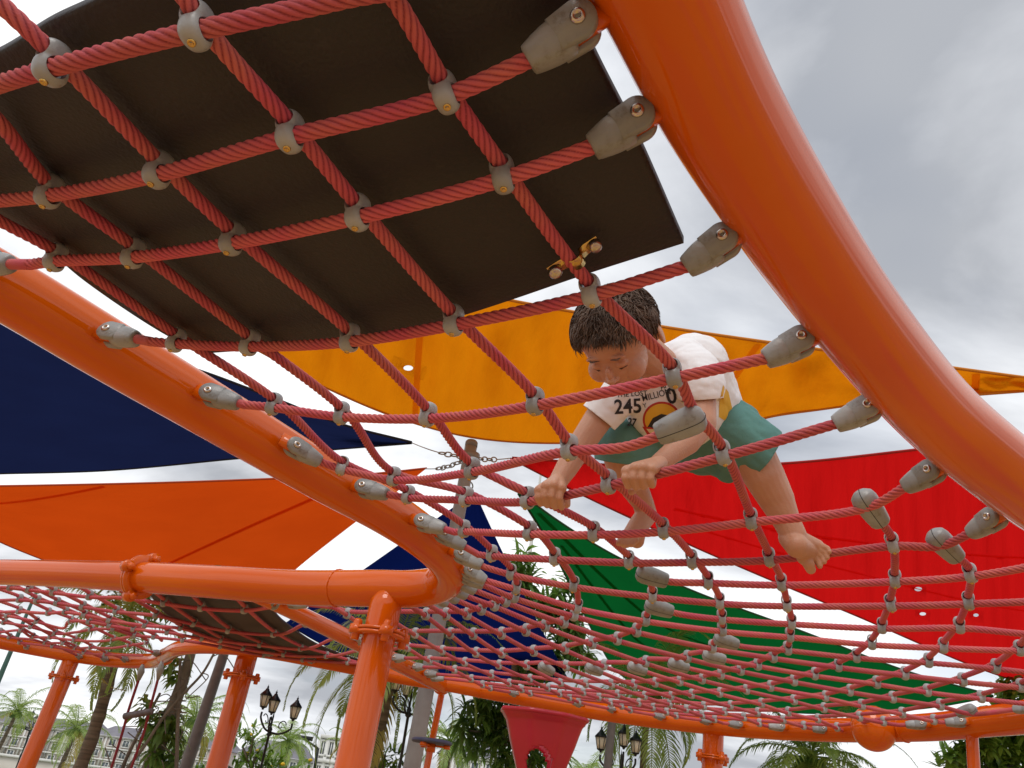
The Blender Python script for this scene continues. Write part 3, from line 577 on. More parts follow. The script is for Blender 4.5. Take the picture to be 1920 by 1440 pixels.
    for n, (dd, q, m) in enumerate(lst):
        if n < maxc: place(CL, 'rope_clamp', m, NET, [('bolt', CB)] if dd < 2.5 else None)
        else:
            b = MB(); V, qq, tt = ellips(0, 0, -.5, .74, .92, .85, 2.5, 8); b.add(V * D, qq, tt); V, qq, tt = ellips(0, 0, .5, .8, .88, .8, 2.5, 8); b.add(V * D, qq, tt)
            V = np.concatenate(b.v); mm = np.array(m); V = V @ mm[:3, :3].T + mm[:3, 3]; rest.add(V, np.concatenate(b.q), np.concatenate(b.t))
    if len(lst) > maxc:
        o = rest.build('rope_clamp', M['clamp'], NET, True); o['kind'] = 'stuff'
NET = thing('rope_net', 'big sagging net of twisted red ropes and grey clamps that the boy crawls on', 'rope net', (0.5, 2.2, 1.8))
build_net(NET, A_ROPES, B_ROPES, HN)
A2 = [([(-30,1098),(20,1099),(55,1103),(100,1108),(168,1116),(236,1118),(307,1128),(377,1137),(458,1141),(512,1134)],'o',(548,1129)),
 ([(-20,1124),(37,1122),(70,1124),(107,1128),(155,1135),(218,1144),(292,1151),(363,1167),(428,1180),(513,1187),(572,1167)],'o',(602,1160)),
 ([(-20,1147),(36,1144),(91,1147),(123,1145),(158,1150),(204,1160),(272,1170),(338,1175),(413,1198),(487,1207),(564,1214),(626,1194)],'o',(654,1187)),
 ([(-20,1153),(14,1152),(68,1163),(113,1175),(133,1162),(167,1163),(204,1170),(250,1177),(313,1183),(378,1195),(456,1213),(532,1225),(612,1228),(675,1216)],'o',(700,1208)),
 ([(-20,1165),(8,1165),(57,1173),(103,1185),(142,1183),(171,1178),(212,1177),(250,1188),(288,1192),(343,1198),(413,1210),(495,1227),(568,1235),(652,1240),(720,1244)],'o','o'),
 ([(-20,1182),(0,1183),(40,1180),(61,1192),(94,1193),(140,1198),(178,1200),(212,1197),(250,1190)],'o','o'),
 ([(-20,1186),(18,1193),(62,1197),(84,1203),(118,1204),(140,1213),(170,1212),(206,1213),(243,1208),(275,1203)],'o','o'),
 ([(37,1203),(98,1210),(157,1222),(197,1225),(234,1226),(268,1227)],'o','o')]
B2 = [([(420,1097),(458,1141),(513,1187),(564,1214),(612,1228),(652,1240),(700,1252)],'o','o'),
 ([(340,1097),(377,1137),(428,1180),(487,1207),(532,1225),(568,1235)],'o',(590,1240)),
 ([(270,1095),(307,1128),(363,1167),(413,1198),(456,1213),(495,1227)],'o',(515,1228)),
 ([(195,1090),(236,1118),(292,1151),(338,1175),(378,1195),(413,1210)],'o','o'),
 ([(125,1088),(168,1116),(218,1144),(272,1170),(313,1183),(343,1198)],'o','o'),
 ([(60,1088),(100,1108),(155,1135),(204,1160),(250,1177),(288,1192),(303,1203)],'o','o'),
 ([(15,1086),(55,1103),(107,1128),(158,1150),(204,1170),(250,1188),(275,1203)],'o','o'),
 ([(-20,1085),(20,1099),(70,1124),(123,1145),(167,1163),(212,1177),(250,1190)],'o','o'),
 ([(-20,1100),(37,1122),(91,1147),(133,1162),(171,1178),(212,1197),(243,1208),(272,1220)],'o',(296,1227)),
 ([(-20,1125),(36,1144),(68,1163),(103,1185),(140,1198),(170,1212),(197,1225)],'o',(212,1230)),
 ([(-20,1140),(14,1152),(57,1173),(94,1193),(118,1204),(140,1213),(157,1222)],'o',(172,1227)),
 ([(-20,1158),(8,1165),(40,1180),(61,1192),(84,1203),(98,1210)],'o',(113,1216)),
 ([(-20,1176),(0,1183),(18,1193),(37,1203)],'o',(50,1210))]
H2 = tps([(0,1090,.71),(140,1090,.69),(280,1095,.665),(420,1097,.65),(548,1129,.665),(602,1160,.675),(654,1187,.69),(700,1208,.70),(720,1244,.72),(292,1151,.64),(428,1180,.645),(167,1163,.66),(50,1150,.68),
 (50,1210,.77),(113,1216,.765),(172,1227,.765),(212,1230,.76),(296,1227,.76),(343,1198,.71),(413,1210,.73),(515,1228,.745),(590,1240,.74),(564,1214,.69),(-60,1190,.775),(-60,1120,.72),(212,1190,.70),(300,1203,.74)])
NET2 = thing('rope_net', 'distant red rope net beneath the left orange rail, partly under a small black sheet', 'rope net', (-1.8, 4.0, 1.95))
build_net(NET2, A2, B2, H2, near=0, full=False, maxc=100)
# ---------------------------------------------------------------- rubber mats
def edge(pts, n):
    P = np.array(pts, float); L = np.concatenate([[0], np.cumsum(np.linalg.norm(np.diff(P, axis=0), axis=1))]); Q = cr_spline(np.hstack([P, np.zeros((len(P), 1))]), L[-1] / 200)[:, :2]
    L = np.concatenate([[0], np.cumsum(np.linalg.norm(np.diff(Q, axis=0), axis=1))]); s = np.linspace(0, L[-1], n); return np.stack([np.interp(s, L, Q[:, 0]), np.interp(s, L, Q[:, 1])], 1)
def coons(bot, top, left, right_, nu, nv):
    b, t, l, r = edge(bot, nu), edge(top, nu), edge(left, nv), edge(right_, nv); u = np.linspace(0, 1, nu)[None, :, None]; v = np.linspace(0, 1, nv)[:, None, None]
    return (1 - v) * b[None] + v * t[None] + (1 - u) * l[:, None] + u * r[:, None] - ((1 - u) * (1 - v) * b[0] + u * (1 - v) * b[-1] + (1 - u) * v * t[0] + u * v * t[-1])
def grid_faces(nu, nv):
    i = np.arange(nv - 1)[:, None] * nu; j = np.arange(nu - 1)[None]; return np.stack([i + j, i + j + 1, i + nu + j + 1, i + nu + j], -1).reshape(-1, 4)
def slab(G, nu, nv, th, n):
    """grid points G (nv*nu,3) thickened by th along n"""
    V = np.vstack([G, G + np.asarray(n) * th]); f = grid_faces(nu, nv); k = nu * nv
    bd = list(range(nu)) + [i * nu + nu - 1 for i in range(1, nv)] + [(nv - 1) * nu + j for j in range(nu - 2, -1, -1)] + [i * nu for i in range(nv - 2, 0, -1)]
    s = np.array([[bd[i], bd[(i + 1) % len(bd)], bd[(i + 1) % len(bd)] + k, bd[i] + k] for i in range(len(bd))]); return V, np.vstack([f[:, ::-1], f + k, s])
def rubber(name, label, sides, HF, off, nu=90, nv=70, th=.012):
    g = coons(*sides, nu, nv).reshape(-1, 2); G = np.array([WH(x_, y_, HF(x_, y_) + off) for x_, y_ in g]); V, q = slab(G, nu, nv, th, UPV)
    o = obj(name, V, [q], M['mat'], None); return tag(o, label, 'rubber mat')
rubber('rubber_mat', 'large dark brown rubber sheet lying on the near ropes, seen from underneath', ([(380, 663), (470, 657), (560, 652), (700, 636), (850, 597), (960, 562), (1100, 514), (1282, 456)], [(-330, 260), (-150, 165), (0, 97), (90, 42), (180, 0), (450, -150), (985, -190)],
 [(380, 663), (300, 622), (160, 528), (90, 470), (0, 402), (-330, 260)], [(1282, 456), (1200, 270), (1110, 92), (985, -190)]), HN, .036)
rubber('rubber_mat', 'small dark rubber sheet sagging on the distant net behind the left rail', ([(330, 1172), (400, 1205), (480, 1222), (560, 1235), (640, 1246), (706, 1248)], [(268, 1100), (360, 1105), (440, 1108), (500, 1122)], [(330, 1172), (300, 1140), (268, 1100)], [(706, 1248), (650, 1232), (590, 1208), (545, 1178), (518, 1155), (500, 1122)]), H2, .034, 50, 40)
# brass pipe strap on the near mat
pc = WH(1082, 497, HN(1082, 497)); st = thing('pipe_strap', 'shiny brass strap with two lugs clipped over the rope at the mat edge', 'bracket', tuple(pc))
p0 = WH(1040, 440, HN(1040, 440) + .01); p1 = WH(1107, 545, HN(1107, 545) + .01); ax = nrm(p1 - p0); pcB = WH(1078, 498, HN(1078, 498)) + UPV * .01
dn = nrm(tocam(pcB) - tocam(pcB).dot(ax) * ax); sd = np.cross(ax, dn); b = MB(); th = np.linspace(-.3, math.pi + .3, 24); wv = []
for a in th: wv.append(pcB + (sd * math.cos(a) + dn * math.sin(a)) * D * .60)
pth = [pcB + sd * D * 2.1 - dn * .006, pcB + sd * D * 1.0 - dn * .006] + wv + [pcB - sd * D * 1.0 - dn * .006, pcB - sd * D * 2.1 - dn * .006]
for s_ in (0,):
    P = np.array(pth); V = np.vstack([P - ax * .009, P + ax * .009]); n = len(P); nn = np.gradient(P, axis=0); nn /= np.linalg.norm(nn, axis=1)[:, None]; o_ = np.cross(nn, ax) * .0018
    V = np.vstack([V, V + np.vstack([o_, o_])]); j = np.arange(n - 1)
    q = np.vstack([np.stack([j, j + 1, n + j + 1, n + j], -1), np.stack([2 * n + j, 3 * n + j, 3 * n + j + 1, 2 * n + j + 1], -1), np.stack([j, 2 * n + j, 2 * n + j + 1, j + 1], -1), np.stack([n + j, n + j + 1, 3 * n + j + 1, 3 * n + j], -1)])
    obj('strap', V, [q], M['brass'], st)
for s_ in (1, -1):
    V, q = lathe([(0, .010), (.006, .010), (.009, .006), (.010, 0), (.004, 0)], 16, basis(dn), pcB + sd * D * 1.7 * s_ - dn * .004); obj('bolt', V, [q], M['steel'], st)
# ---------------------------------------------------------------- shade sails and masts
def inpoly(x, y, poly):
    c = False; n = len(poly)
    for i in range(n):
        x1, y1 = poly[i]; x2, y2 = poly[(i + 1) % n]
        if (y1 > y) != (y2 > y) and x < (x2 - x1) * (y - y1) / (y2 - y1) + x1: c = not c
    return c
def sail(label, m, sides, hs, nu=90, nv=50, fold=0, ff=20, seams=(), holes=(), group='shade sails over the playground', hemc=None):
    """hs: heights above the camera at bottom-left, bottom-right, top-left, top-right"""
    g = coons(*sides, nu, nv); u = np.linspace(0, 1, nu)[None]; v = np.linspace(0, 1, nv)[:, None]
    h = (1 - v) * ((1 - u) * hs[0] + u * hs[1]) + v * ((1 - u) * hs[2] + u * hs[3])
    h = h + fold * (np.sin(u * ff + 2.5 * np.sin(v * 3)) + .6 * np.sin(u * ff * 2.3 + v * 4)) * (np.sin(v * math.pi) * .7 + .3)
    G = np.array([[WH(g[i, j, 0], g[i, j, 1], h[i, j]) for j in range(nu)] for i in range(nv)])
    q = grid_faces(nu, nv); uv = np.stack([np.broadcast_to(u, (nv, nu)), np.broadcast_to(v, (nv, nu))], -1).reshape(-1, 2)
    G2 = G.reshape(-1, 3); extra = []; eq = []
    for a_, b_, rx, ry in holes:
        k = np.argmin(((g - np.array([a_, b_])) ** 2).sum(-1)); ci, cj = divmod(int(k), nu); hs_i = 3
        q = q[~((q[:, 0] // nu >= ci - hs_i) & (q[:, 0] // nu < ci + hs_i) & (q[:, 0] % nu >= cj - hs_i) & (q[:, 0] % nu < cj + hs_i))]
        lp = [(ci - hs_i, cj + x) for x in range(-hs_i, hs_i)] + [(ci + x, cj + hs_i) for x in range(-hs_i, hs_i)] + [(ci + hs_i, cj - x) for x in range(-hs_i, hs_i)] + [(ci - x, cj - hs_i) for x in range(-hs_i, hs_i)]
        c0 = g[ci, cj]; d0 = G[ci, cj]; base = len(G2) + len(extra); n_ = len(lp)
        dep = (np.linalg.inv(R) @ (d0 - np.array([0, 0, CAMZ])))[2]
        for (ii, jj) in lp:
            v_ = g[ii, jj] - c0; an = math.atan2(v_[1] / ry, v_[0] / rx); extra.append(W(c0[0] + rx * math.cos(an), c0[1] + ry * math.sin(an), dep))
        for k_ in range(n_):
            o0 = lp[k_][0] * nu + lp[k_][1]; o1 = lp[(k_ + 1) % n_][0] * nu + lp[(k_ + 1) % n_][1]; eq.append([o0, o1, base + (k_ + 1) % n_, base + k_])
    if extra: G2 = np.vstack([G2, extra]); q = np.vstack([q, eq]); uv = np.vstack([uv, np.full((len(extra), 2), .5)])
    t = thing('shade_sail', label, 'shade sail', tuple(G[0, 0]), group)
    o = obj('cloth', G2, [q], m, t, uv=uv)
    hm = MB()
    for line in (G[0], G[-1]):
        V, qq, tt = sweep(line, .011, 6); hm.add(V, qq, tt)
    hm.build('hem', hemc or m, t, True)
    for s_ in seams:
        L = []
        for k in np.linspace(0, 1, 60):
            uu = (s_[0] * (1 - k) + s_[2] * k) * (nu - 1); vv = (s_[1] * (1 - k) + s_[3] * k) * (nv - 1); i0, j0 = min(int(vv), nv - 2), min(int(uu), nu - 2); a, b_ = vv - i0, uu - j0
            L.append((1 - a) * ((1 - b_) * G[i0, j0] + b_ * G[i0, j0 + 1]) + a * ((1 - b_) * G[i0 + 1, j0] + b_ * G[i0 + 1, j0 + 1]) - np.array([0, 0, .012]))
        L = np.array(L); T = np.gradient(L, axis=0); Nn = np.cross(T, UPV); Nn /= np.linalg.norm(Nn, axis=1)[:, None]; w = s_[4] / 2
        V = np.vstack([L - Nn * w, L + Nn * w]); j = np.arange(59); obj('seam', V, [np.stack([j, j + 1, 61 + j, 60 + j], -1)], M['seam_' + m.name.split('_')[0]], t)
    return t, G
M['hem_r'] = mat('dark_red_hem', (.34, .008, .007), .8); M['hem_g'] = mat('dark_green_hem', (.004, .055, .014), .8); M['hem_n'] = mat('dark_navy_hem', (.006, .008, .02), .8)
M['hem_o'] = mat('dark_orange_hem', (.42, .05, .006), .8); M['hem_y'] = mat('brown_yellow_hem', (.58, .20, .010), .8)
sail('amber yellow shade sail with a grommet hole, stretched behind the boy', M['yellow'],
     ([(330, 600), (430, 632), (490, 660), (560, 700), (640, 740), (740, 781), (860, 815), (960, 828), (1100, 830), (1250, 822), (1400, 795), (1440, 782), (1540, 767), (1640, 754), (1760, 745), (1990, 728)],
      [(400, 470), (700, 500), (880, 545), (953, 562), (1240, 612), (1500, 650), (1790, 690), (1990, 717)], [(330, 600), (360, 540), (400, 470)], [(1990, 728), (1990, 717)]),
     (2.9, 3.0, 3.2, 3.05), 150, 60, .05, 55, ((.285, .02, .25, .98, .05), (.60, .02, .645, .98, .05), (.905, .05, .90, .95, .05)), ((768, 690, 9, 5),), hemc=M['hem_y'])
sail('dark navy shade sail at the left edge, topmost of the two blue ones', M['navy'],
     ([(-60, 890), (0, 888), (200, 882), (440, 860), (620, 843), (772, 831)], [(-60, 570), (0, 592), (180, 640), (360, 690), (510, 745), (640, 795), (772, 829)], [(-60, 890), (-60, 730), (-60, 570)], [(772, 831), (772, 829)]),
     (2.6, 2.8, 2.75, 2.8), 80, 40, .03, 12, hemc=M['hem_n'])
sail('bright orange shade sail on the left with thin diagonal seams', M['orange'],
     ([(-60, 985), (0, 1016), (75, 1047), (180, 1085), (300, 1118), (480, 1136)], [(-60, 911), (0, 911), (300, 905), (500, 898), (690, 889), (800, 878)], [(-60, 985), (-60, 911)], [(480, 1136), (560, 1063), (660, 984), (740, 925), (800, 878)]),
     (2.5, 2.35, 2.6, 2.8), 80, 40, .02, 9, ((.0, .55, .30, .98, .05), (.55, .02, .86, .99, .05)), hemc=M['hem_o'])
sail('royal blue shade sail hanging low behind the tall grey mast', M['blue'],
     ([(535, 1168), (620, 1215), (700, 1240), (800, 1262), (900, 1275), (1000, 1280), (1066, 1274)], [(884, 928), (888, 926), (893, 928)], [(535, 1168), (690, 1062), (800, 985), (884, 928)], [(1066, 1274), (1000, 1150), (940, 1030), (912, 970), (893, 928)]),
     (2.1, 2.0, 2.6, 2.6), 70, 60, .02, 9, hemc=M['hem_n'])
sail('long green shade sail slanting behind the lower half of the net', M['green'],
     ([(972, 926), (1030, 1020), (1085, 1130), (1125, 1210), (1160, 1262), (1230, 1300), (1330, 1320), (1450, 1334), (1600, 1338), (1750, 1326), (1862, 1306)], [(976, 924), (1040, 972), (1150, 1040), (1300, 1108), (1500, 1182), (1700, 1258), (1862, 1304)], [(972, 926), (976, 924)], [(1862, 1306), (1862, 1304)]),
     (2.6, 2.0, 2.6, 2.0), 100, 50, .02, 11, ((.05, .65, .98, .5, .05), (.12, .4, .95, .25, .04)), hemc=M['hem_g'])
sail('wide bright red shade sail behind the boy with ripples and small eyelet holes', M['red'],
     ([(958, 860), (1020, 892), (1100, 932), (1250, 1002), (1400, 1068), (1600, 1152), (1850, 1258), (1990, 1300)], [(960, 858), (1240, 876), (1480, 868), (1700, 845), (1860, 826), (1990, 812)], [(958, 860), (960, 858)], [(1990, 1300), (1990, 1050), (1990, 812)]),
     (2.75, 2.0, 2.75, 2.95), 220, 110, .018, 60, ((.30, .42, .98, .52, .06), (.35, .25, .98, .30, .04)), ((1722, 1105, 7, 4), (1730, 1151, 6, 3), (1832, 1155, 5, 3)), hemc=M['hem_r'])
def mast(label, tp, h, bp, w0, w1, m, cat='mast', name='mast', cap=True, group=None):
    a = WH(tp[0], tp[1], h); best = 1e9
    for d in np.arange(2, 60, .02):
        q = W(bp[0], bp[1], d); s = math.hypot(q[0] - a[0], q[1] - a[1])
        if s < best: best = s; b = q; db = d
    di = (b - a) / (a[2] - b[2]); g = a + di * a[2]; r0 = PXR(w0, DH(tp[0], tp[1], h)) / 2; r1 = PXR(w1, db) / 2; kk = a[2] / (a[2] - b[2])
    n = 30; r = np.linspace(r0, r0 + (r1 - r0) * kk, n); P = np.linspace(a, g, n)
    V, q, t = sweep(P, r, 28); root = thing(name, label, cat, tuple(g), group); obj('pole', V, [q, t], m, root)
    if cap:
        V, q = lathe([(0, .03), (r0 * .8, .028), (r0 * 1.02, .012), (r0 * 1.03, -.03), (r0, -.03)], 24, None, a); obj('cap', V, [q], m, root)
    return root, a, g
m1, mtop, _ = mast('tall pale grey mast in the middle that holds the chains of four sails', (884, 832), 2.82, (772, 1440), 23, 33, M['mast'])
V, q = lathe([(.075, -.10), (.09, -.10), (.09, -.16), (.075, -.16)], 20, None, mtop); obj('collar', V, [q], M['mast'], m1)
mast('dark grey leaning mast between the two left orange posts', (432, 1190), 1.9, (348, 1440), 17, 24, M['mastd'])
mast('slim grey mast standing in front of the right hand lanterns', (1150, 1330), 1.2, (1139, 1440), 15, 15.5, M['mastd'])
def chain(a, b, links, label, wire=0.35):
    t = thing('sail_chain', label, 'chain', tuple(a)); a = np.array(a); b = np.array(b); L = np.linalg.norm(b - a); P = np.array([a + (b - a) * k - UPV * .05 * L * math.sin(k * math.pi) for k in np.linspace(0, 1, 60)])
    n0 = int(60 * (1 - wire)); V, q, tt = sweep(P[n0 - 1:], .005, 6); obj('wire', V, [q, tt], M['chain'], t)
    seg = P[:n0]; ll = L * (1 - wire) / links; mb = MB()
    for i in range(links):
        c = seg[min(int((i + .5) / links * n0), n0 - 1)]; di = nrm(seg[min(int((i + 1) / links * n0), n0 - 1)] - seg[int(i / links * n0)]); bz = basis(np.cross(di, UPV) if i % 2 else UPV, di)
        th = np.linspace(0, 2 * math.pi, 17); X = np.stack([np.cos(th) * ll * .62, np.sin(th) * .022, th * 0], -1) @ bz.T + c; V, q, tt = sweep(X, .0065, 6, caps=False); mb.add(V, q)
    mb.build('links', M['chain'], t, True)
mt = mtop - UPV * .13
chain(mt, WH(772, 830, 2.8), 5, 'chain running from the grey mast to the navy sail corner', .5)
chain(mt, WH(798, 879, 2.78), 7, 'chain running from the grey mast down to the orange sail corner', .3)
chain(mt, WH(958, 859, 2.75), 6, 'chain running from the grey mast to the red sail corner', .35)
chain(mt - UPV * .02, WH(974, 925, 2.6), 4, 'thin wire chain from the grey mast to the green sail corner', .6)
chain(mt - UPV * .1, WH(888, 927, 2.6), 3, 'short chain from the grey mast to the royal blue sail', .4)
# ---------------------------------------------------------------- the boy
BS = 1.075
def jc(px, py, d): return W(px, py, d * BS)
def capsule(b, p1, r1, p2, r2, n=14, s=20):
    p1, p2 = np.array(p1), np.array(p2); L = np.linalg.norm(p2 - p1); ax = nrm(p2 - p1); Mx = basis(ax)
    a = np.linspace(math.pi, math.pi / 2, n); pr = [(r1 * math.sin(x) + 1e-5, r1 * math.cos(x)) for x in a]; a = np.linspace(math.pi / 2, 0, n); pr += [(r2 * math.sin(x) + 1e-5, L + r2 * math.cos(x)) for x in a]
    V, q = lathe(pr, s, Mx, p1); b.add(V, q)
    m = len(pr); c0 = len(V) - 0; ring0 = np.arange(s); V2 = np.vstack([pr[0][1] * ax + p1, pr[-1][1] * ax + p1]); base = b.n; b.add(V2); off = base - len(V)
    j = ring0; j2 = (j + 1) % s; b.t.append(np.stack([np.full(s, base), off + j2, off + j], -1)); b.t.append(np.stack([np.full(s, base + 1), off + (m - 1) * s + j, off + (m - 1) * s + j2], -1))
def chaincap(b, pts):
    """pts (px,py,depth,radius_px)"""
    for i in range(len(pts) - 1):
        a, c = pts[i], pts[i + 1]; capsule(b, jc(*a[:3]), PXR(a[3], a[2] * BS), jc(*c[:3]), PXR(c[3], c[2] * BS))
def ell(b, c, axes, r, n=2.0, seg=16):
    V, q, t = ellips(0, 0, 0, *[x_ * HS for x_ in r], n, seg); b.add(V @ np.array(axes) + np.array(c), q, t)     # axes rows = local x,y,z in world
def remesh(b, vox, sm, name, m, parent):
    V = np.concatenate(b.v) - offs(parent); f = [np.concatenate(b.q), np.concatenate(b.t)]; me = evalmesh(V, f, [('REMESH', vox), ('SMOOTH', sm)], name)
    return link(name, me, m, parent)
BOY = thing('person', 'small boy in white printed t-shirt and teal shorts crouching on the rope net', 'person', tuple(jc(1310, 830, 1.75)))
# head frame
Fc = nrm([-.28, -.77, -.57]); C0 = np.array([-.45, .6, -.65]); Cc = nrm(C0 - C0.dot(Fc) * Fc); Lc = np.cross(Cc, Fc); Lc = Lc if Lc[0] > 0 else -Lc
HF_, HC, HL = R @ Fc, R @ Cc, R @ Lc; HD = 1.42; HS = BS * .92; HO = jc(1155, 632, HD)
def hp(l, f, c): return HO + (HL * l + HF_ * f + HC * c) * HS
AX = (HL, HF_, HC)
body = MB()
ell(body, hp(0, -.010, .010), AX, (.072, .085, .066))
ell(body, hp(0, .028, -.030), AX, (.058, .056, .062))
ell(body, hp(0, .048, -.070), AX, (.026, .026, .022))          # chin
for s_ in (1, -1):
    ell(body, hp(.034 * s_, .052, -.034), AX, (.026, .026, .027))  # cheeks
    ell(body, hp(.024 * s_, .0705, .016), AX, (.018, .006, .006))   # brow
    ell(body, hp(.0245 * s_, .0665, -.003), AX, (.0135, .0125, .0085)) # closed eyelid
    # ears
    ell(body, hp(.086 * s_, -.012, -.010), (nrm(HL * s_ - HF_ * .4), nrm(HF_ + HL * .4 * s_), HC), (.0060, .020, .030)); ell(body, hp(.072 * s_, -.008, -.012), (HL, HF_, HC), (.012, .010, .018))
ell(body, hp(0, .085, -.014), AX, (.0065, .010, .016)); ell(body, hp(0, .0915, -.0275), AX, (.010, .009, .007))
for s_ in (1, -1): ell(body, hp(.009 * s_, .086, -.030), AX, (.0055, .006, .005))
ell(body, hp(0, .080, -.046), AX, (.016, .008, .0045)); ell(body, hp(0, .077, -.054), AX, (.014, .008, .005))
capsule(body, hp(0, -.03, -.03), .042, jc(1240, 690, 1.56), .043)
capsule(body, jc(1240, 690, 1.56), .043, jc(1260, 720, 1.62), .06)
# arms
armR = [(1168, 738, 1.57, 30), (1122, 785, 1.53, 27), (1084, 842, 1.49, 24), (1062, 878, 1.46, 21), (1043, 908, 1.435, 17)]
armL = [(1300, 700, 1.55, 32), (1312, 745, 1.51, 30), (1316, 792, 1.47, 27), (1288, 828, 1.43, 25), (1256, 852, 1.39, 20), (1236, 868, 1.365, 18)]
chaincap(body, armR); chaincap(body, armL)
def rope_d(px, py): return DH(px, py, HN(px, py)) / BS
def hand(wr, kn, mids, tips, palm_r, thumb, fr=7.2):
    d = rope_d(*kn[1][:2])
    # palm: wrist to each knuckle
    for k in kn: chaincap(body, [(wr[0], wr[1], wr[2], 15), (k[0], k[1], d + k[2] - .004, palm_r)])
    for k, m_, t_ in zip(kn, mids, tips):
        chaincap(body, [(k[0], k[1], d + k[2], fr + .2), ((k[0] + m_[0]) / 2, (k[1] + m_[1]) / 2 - 1, d + (k[2] + m_[2]) / 2 - .002, fr), (m_[0], m_[1], d + m_[2], fr - .2), (t_[0], t_[1], d + t_[2], fr - .8)])
        chaincap(body, [(t_[0], t_[1], d + t_[2], fr - .6), (t_[0] + 2, t_[1] - 12, d + t_[2] + .016, fr - 1.3)])
    chaincap(body, [tuple(x) for x in thumb])
dR = rope_d(1030, 925); dL = rope_d(1200, 892)
hand((1045, 903, dR + .004), [(1012, 920, -.010), (1025, 912, -.014), (1039, 910, -.016), (1052, 915, -.016)], [(1008, 932, -.022), (1020, 930, -.027), (1034, 930, -.029), (1049, 934, -.029)],
     [(1014, 944, -.014), (1026, 947, -.018), (1040, 950, -.019), (1053, 951, -.018)], 11, [(1048, 915, dR + .012, 9), (1062, 934, dR + .016, 8), (1063, 946, dR + .010, 7)])
hand((1237, 869, dL + .004), [(1176, 884, -.008), (1191, 878, -.013), (1206, 877, -.016), (1221, 880, -.016)], [(1172, 896, -.020), (1187, 896, -.026), (1203, 896, -.028), (1219, 897, -.028)],
     [(1178, 911, -.013), (1193, 913, -.017), (1208, 912, -.019), (1223, 909, -.017)], 12, [(1225, 885, dL + .014, 10), (1200, 908, dL + .018, 8), (1184, 922, dL + .010, 7)], 8.0)
# legs
chaincap(body, [(1330, 812, 1.78, 48), (1408, 846, 1.675, 41), (1432, 892, 1.66, 38), (1455, 935, 1.655, 33), (1476, 980, 1.64, 25), (1488, 1004, 1.625, 24)])
dF = rope_d(1510, 1036)
chaincap(body, [(1484, 1008, 1.63, 24), (1494, 1024, 1.60, 22), (1514, 1032, dF - .03, 18), (1508, 1044, dF - .035, 15)]); chaincap(body, [(1490, 1012, 1.62, 22), (1532, 1024, dF - .022, 13)])
chaincap(body, [(1508, 1044, dF - .035, 14), (1516, 1057, dF - .045, 11), (1520, 1067, dF - .040, 9.5)])
for a in ([(1520, 1036, 9), (1532, 1051, 6.6), (1537, 1061, 5.6)], [(1527, 1032, 9), (1541, 1045, 6), (1545, 1053, 5.2)], [(1532, 1028, 9), (1547, 1037, 5.6), (1551, 1045, 4.9)], [(1536, 1023, 8), (1551, 1028, 5.2), (1555, 1035, 4.6)]):
    chaincap(body, [(x_, y_, dF - .030 - .006 * i, r_) for i, (x_, y_, r_) in enumerate(a)])
chaincap(body, [(1270, 810, 1.78, 46), (1164, 846, 1.628, 36), (1172, 880, 1.64, 34), (1190, 915, 1.665, 26), (1206, 944, 1.68, 20)])
chaincap(body, [(1206, 944, 1.68, 20), (1212, 965, 1.69, 20), (1197, 985, 1.66, 19), (1183, 1005, 1.635, 17), (1172, 1017, 1.62, 11)]); chaincap(body, [(1197, 990, 1.66, 16), (1194, 1014, 1.65, 14)])
for i, (x_, y_) in enumerate(((1160, 1019), (1168, 1021), (1176, 1022), (1184, 1021))): chaincap(body, [(x_ + 6, y_ - 8, 1.62, 8), (x_, y_, 1.61, 5.5)])
chaincap(body, [(1250, 730, 1.64, 60), (1310, 800, 1.76, 60)])
bo = remesh(body, .0017, 4, 'body', M['skin'], BOY)
# shirt
sh = MB()
chaincap(sh, [(1243, 712, 1.625, 56), (1285, 712, 1.68, 78), (1318, 760, 1.74, 72)])
chaincap(sh, [(1240, 712, 1.60, 54), (1232, 765, 1.60, 60), (1256, 792, 1.63, 44)]); chaincap(sh, [(1300, 690, 1.67, 66), (1335, 745, 1.74, 52)])
chaincap(sh, [(1256, 792, 1.63, 42), (1300, 800, 1.70, 40)]); chaincap(sh, [(1232, 765, 1.60, 60), (1310, 770, 1.70, 60)])
chaincap(sh, [(1215, 718, 1.60, 42), (1172, 735, 1.57, 40), (1150, 755, 1.55, 38), (1134, 770, 1.54, 38), (1108, 800, 1.525, 37)])
chaincap(sh, [(1280, 685, 1.59, 52), (1305, 700, 1.545, 47), (1314, 728, 1.51, 44), (1315, 740, 1.505, 42)])
so = remesh(sh, .004, 6, 'shirt', M['cotton'], BOY)
def wrinkle(o, amp, sc, seed=0):
    me = o.data; n = len(me.vertices); V = np.zeros(n * 3); me.vertices.foreach_get('co', V); V = V.reshape(-1, 3); Nn = np.zeros(n * 3); me.vertices.foreach_get('normal', Nn); Nn = Nn.reshape(-1, 3)
    r_ = np.random.RandomState(seed); w = np.zeros(n)
    for k in range(7):
        d_ = r_.randn(3); d_ /= np.linalg.norm(d_); f = sc * (1 + k * .5); w += np.sin(V @ d_ * f + 1.5 * np.sin(V @ r_.randn(3) * f * .35) + r_.rand() * 6) / (1 + k * .5)
    V += Nn * (np.abs(w)[:, None] ** .8 - .6) * amp; me.vertices.foreach_set('co', V.ravel()); me.update()
wrinkle(so, .0026, 26, 1); wrinkle(so, .0011, 70, 5)
sr = MB()
chaincap(sr, [(1320, 800, 1.76, 70), (1368, 812, 1.71, 62), (1418, 840, 1.675, 54), (1456, 872, 1.665, 54)]); chaincap(sr, [(1372, 806, 1.72, 58), (1380, 845, 1.70, 48)]); chaincap(sr, [(1330, 840, 1.76, 50), (1372, 872, 1.72, 30)])
